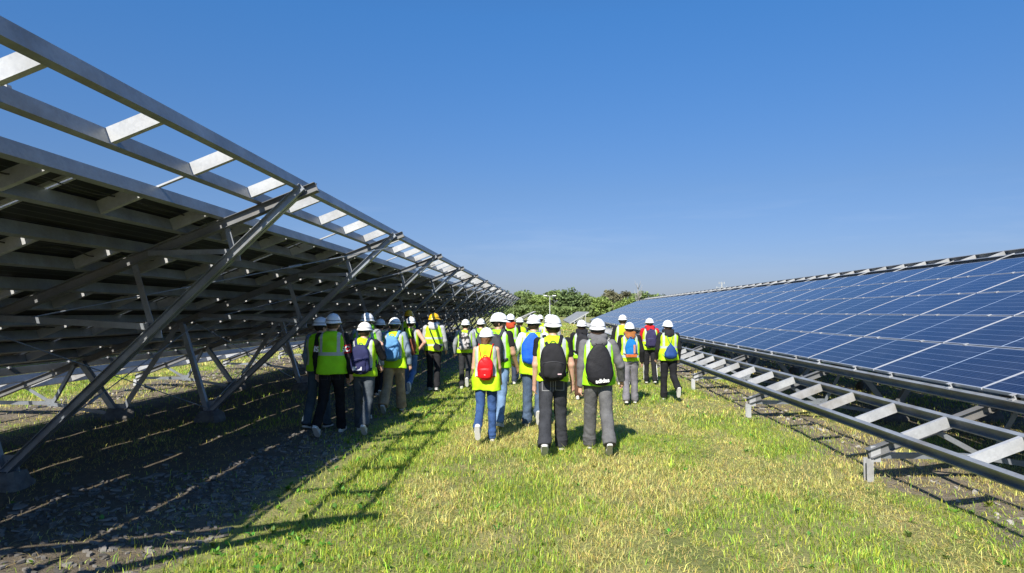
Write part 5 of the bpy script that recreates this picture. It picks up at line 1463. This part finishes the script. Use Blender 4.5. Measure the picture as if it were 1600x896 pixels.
pX = person(1.62, 12.72, 1.53, 'walker in grey trousers with rust brown hood and the blue and orange backpack', 0, 'mid_R', top=BLK, hood=(0.30, 0.115, 0.035), pants=(0.15, 0.145, 0.16), shoes=(0.30, 0.28, 0.25), seed=24, vest='yellow', vstyle='low', baggy=1.1, band=False, armR=(2, 12, 14))
pY = person(2.56, 16.3, 1.57, 'walker in red hoodie and black trousers with white side stripes', 0, 'mid_L', top=(0.50, 0.015, 0.02), hood=(0.52, 0.015, 0.02), pants=BLK, shoes=(0.03, 0.03, 0.03), seed=25, vest='yellow', vstyle='one', stripe=(0.7, 0.7, 0.7), band=False)
pZ = person(2.43, 13.2, 1.55, 'rightmost walker, black hood down, with the navy teardrop sack', 4, 'R_up', top=(0.02, 0.02, 0.022), hood=(0.022, 0.022, 0.025), pants=(0.013, 0.013, 0.015), shoes=(0.33, 0.33, 0.32), seed=26, vest='yellow', vstyle='one', band=False, hem=0.84, flare=0.02, baggy=1.1)

# ------------------------------------------------------------ red armbands with letters
for sx, txt in ((-1, 'IS'), (1, 'SC')):
    sh, elb, wr, d2, _ = pB['arms'][0 if sx < 0 else 1]; s = pB['s']
    d1 = (elb - sh) / np.linalg.norm(elb - sh); c = sh + (elb - sh) * 0.62
    mb = MB(); pts = [Vector((c + d1 * t) * s) for t in (-0.062, -0.058, 0.058, 0.062)]
    mb.tube(pts, [0.056, 0.0635, 0.060, 0.054], 18)
    ab = mb.build('armband', [cloth((0.42, 0.02, 0.03) if sx > 0 else (0.16, 0.03, 0.035), 0.8, 'armband_cloth')], pB['root'], True)
    yy = c[1] * s - 0.0665
    text_mesh(txt, 0.105, M_WHITE, ab, ((c[0] - sx * 0.002) * s, yy, c[2] * s), (R(90) - 0.03, -sx * R(9), 0), 0.004, 'letters', 0.004)

# ------------------------------------------------------------ bags
backpack(pC, 'navy blue backpack with white print along its lower edge', (0.022, 0.026, 0.085), w=0.28, h=0.43, d=0.13, zc=1.14, pocket=(0.022, 0.024, 0.08), patch=(-0.02, -0.13, 0.13, 0.05, (0.6, 0.62, 0.65)))
sack(pE, 'dark red triangular sack on the walker all in black', (0.40, 0.03, 0.02), w=0.24, h=0.26, zc=1.24, tri=0.05)
backpack(pF, 'sky blue backpack above khaki trousers', (0.105, 0.27, 0.50), w=0.30, h=0.44, d=0.16, zc=1.15, pocket=(0.10, 0.25, 0.47), sharp=3.2)
backpack(pG, 'rust red and dark small backpack at the elbow of the bare armed walker', (0.22, 0.07, 0.04), w=0.26, h=0.36, d=0.13, zc=1.06, pocket=(0.28, 0.09, 0.04), strap=(0.03, 0.03, 0.03), xo=0.05)
backpack(pK, 'grey and black bag next to the patterned backpack', (0.05, 0.055, 0.065), w=0.25, h=0.36, d=0.12, zc=1.15, xo=0.05)
m, n, b = nt('patterned_cloth')
vo = n.nodes.new('ShaderNodeTexVoronoi'); vo.inputs['Scale'].default_value = 22; n.links.new(coords(n), vo.inputs['Vector'])
n.links.new(ramp(n, vo.outputs['Color'], [(0.35, (0.02, 0.02, 0.02)), (0.5, (0.45, 0.42, 0.42))]), b.inputs['Base Color']); b.inputs['Roughness'].default_value = 0.8
backpack(pJ, 'black and white patterned backpack under a white helmet, farther left', (0.1, 0.1, 0.1), w=0.27, h=0.42, d=0.15, zc=1.17, mat=m, strap=(0.05, 0.05, 0.05))
backpack(pL, 'small bright red backpack with thin red straps on the girl', (0.62, 0.012, 0.015), w=0.235, h=0.33, d=0.11, zc=1.10, pocket=(0.60, 0.010, 0.013), strap=(0.55, 0.02, 0.02), rough=0.38, sharp=3.4, patch=(0.0, -0.085, 0.018, 0.012, (0.7, 0.35, 0.3)))
backpack(pM, 'dark grey backpack on the bearded man', (0.045, 0.047, 0.055), w=0.29, h=0.45, d=0.17, zc=1.16, pocket=(0.035, 0.036, 0.04))
sack(pR, 'bright cobalt blue sack on the walker with white sleeves', (0.010, 0.10, 0.55), w=0.34, h=0.48, zc=1.20, d=0.12, tri=0.5, cords=(0.02, 0.1, 0.5))
backpack(pT, 'black backpack with broad straps and a small pale label, centre front', (0.017, 0.017, 0.020), w=0.31, h=0.44, d=0.17, zc=1.14, pocket=(0.016, 0.016, 0.018), patch=(0.075, -0.135, 0.045, 0.014, (0.62, 0.45, 0.48)), sharp=3.4)
backpack(pU, 'slim black backpack on the walker in brown trousers', (0.022, 0.022, 0.026), w=0.27, h=0.44, d=0.13, zc=1.19)
r_, a0, bag = sack(pV, 'large black sack with white lettering near its bottom edge', (0.014, 0.014, 0.017), w=0.33, h=0.52, zc=1.13, d=0.11, tri=0.62, cords=(0.02, 0.02, 0.02))
s = pV['s']
text_mesh('adidas', 0.068, M_WHITE, bag, tuple((np.array([0.035, -0.135 - 0.05 - 0.067, 1.13 - 0.20 + pV['dz']]) - a0) * s), (R(90) + 0.10, R(-7), 0), 0.004, 'lettering', 0.0022)
root_, a1 = backpack(pX, 'small bright blue backpack with orange pocket and base', (0.008, 0.15, 0.42), w=0.235, h=0.37, d=0.11, zc=1.18, strap=(0.02, 0.1, 0.3), sharp=3.0, pocket=None)
mb = MB(); s = pX['s']
c = (np.array([0.0, -0.135 - 0.055, 1.18 - 0.168 + pX['dz']]) - a1) * s; mb.box(tuple(c), (0.185, 0.122, 0.05), taper=1.12)
mb.build('bag_base', [cloth((0.55, 0.14, 0.03), 0.8, 'orange_cloth')], root_)
mb = MB(); c = (np.array([0.065, -0.135 - 0.113, 1.15 + pX['dz']]) - a1) * s; mb.box(tuple(c), (0.035, 0.02, 0.16)); mb.build('side_pocket', [cloth((0.5, 0.22, 0.14), 0.8, 'orange_cloth')], root_)
backpack(pY, 'dark violet backpack on the red hoodie', (0.035, 0.03, 0.085), w=0.28, h=0.46, d=0.14, zc=1.17, pocket=(0.03, 0.026, 0.07))
sack(pZ, 'navy teardrop sack low on the rightmost walker', (0.016, 0.055, 0.20), w=0.27, h=0.36, zc=1.06, d=0.13, tri=0.0, cords=(0.1, 0.15, 0.2))
# crossbody pouch
pp, a0 = local_thing(pI, 'crossbody_pouch', (0.09, -0.19, 0.98), 'black crossbody pouch hanging on the pale grey hoodie wearer', 'pouch', BAGS)
mb = MB(); mb.box((0.02, -0.01, 0.0), (0.17, 0.06, 0.12), taper=0.94)
pc = mb.build('pouch', [M_STRAP], pp); pc.rotation_euler = (0, R(28), 0)
mb = MB()
pts = [(0.06, -0.150, 1.03), (0.0, -0.155, 1.17), (-0.07, -0.150, 1.33), (-0.10, -0.09, 1.45), (-0.105, 0.0, 1.468), (-0.10, 0.10, 1.41), (-0.03, 0.16, 1.25), (0.10, 0.15, 1.08), (0.20, 0.03, 0.99), (0.14, -0.15, 0.98)]
ribbon(mb, pts, 0.03, 0.008); mb.v = [tuple((np.array(v) + [0, 0, pI['dz']] - a0) * pI['s']) for v in mb.v]; mb.build('strap', [M_STRAP], pp, True)

for o in bpy.data.objects:
    if '_dz' in o: del o['_dz']
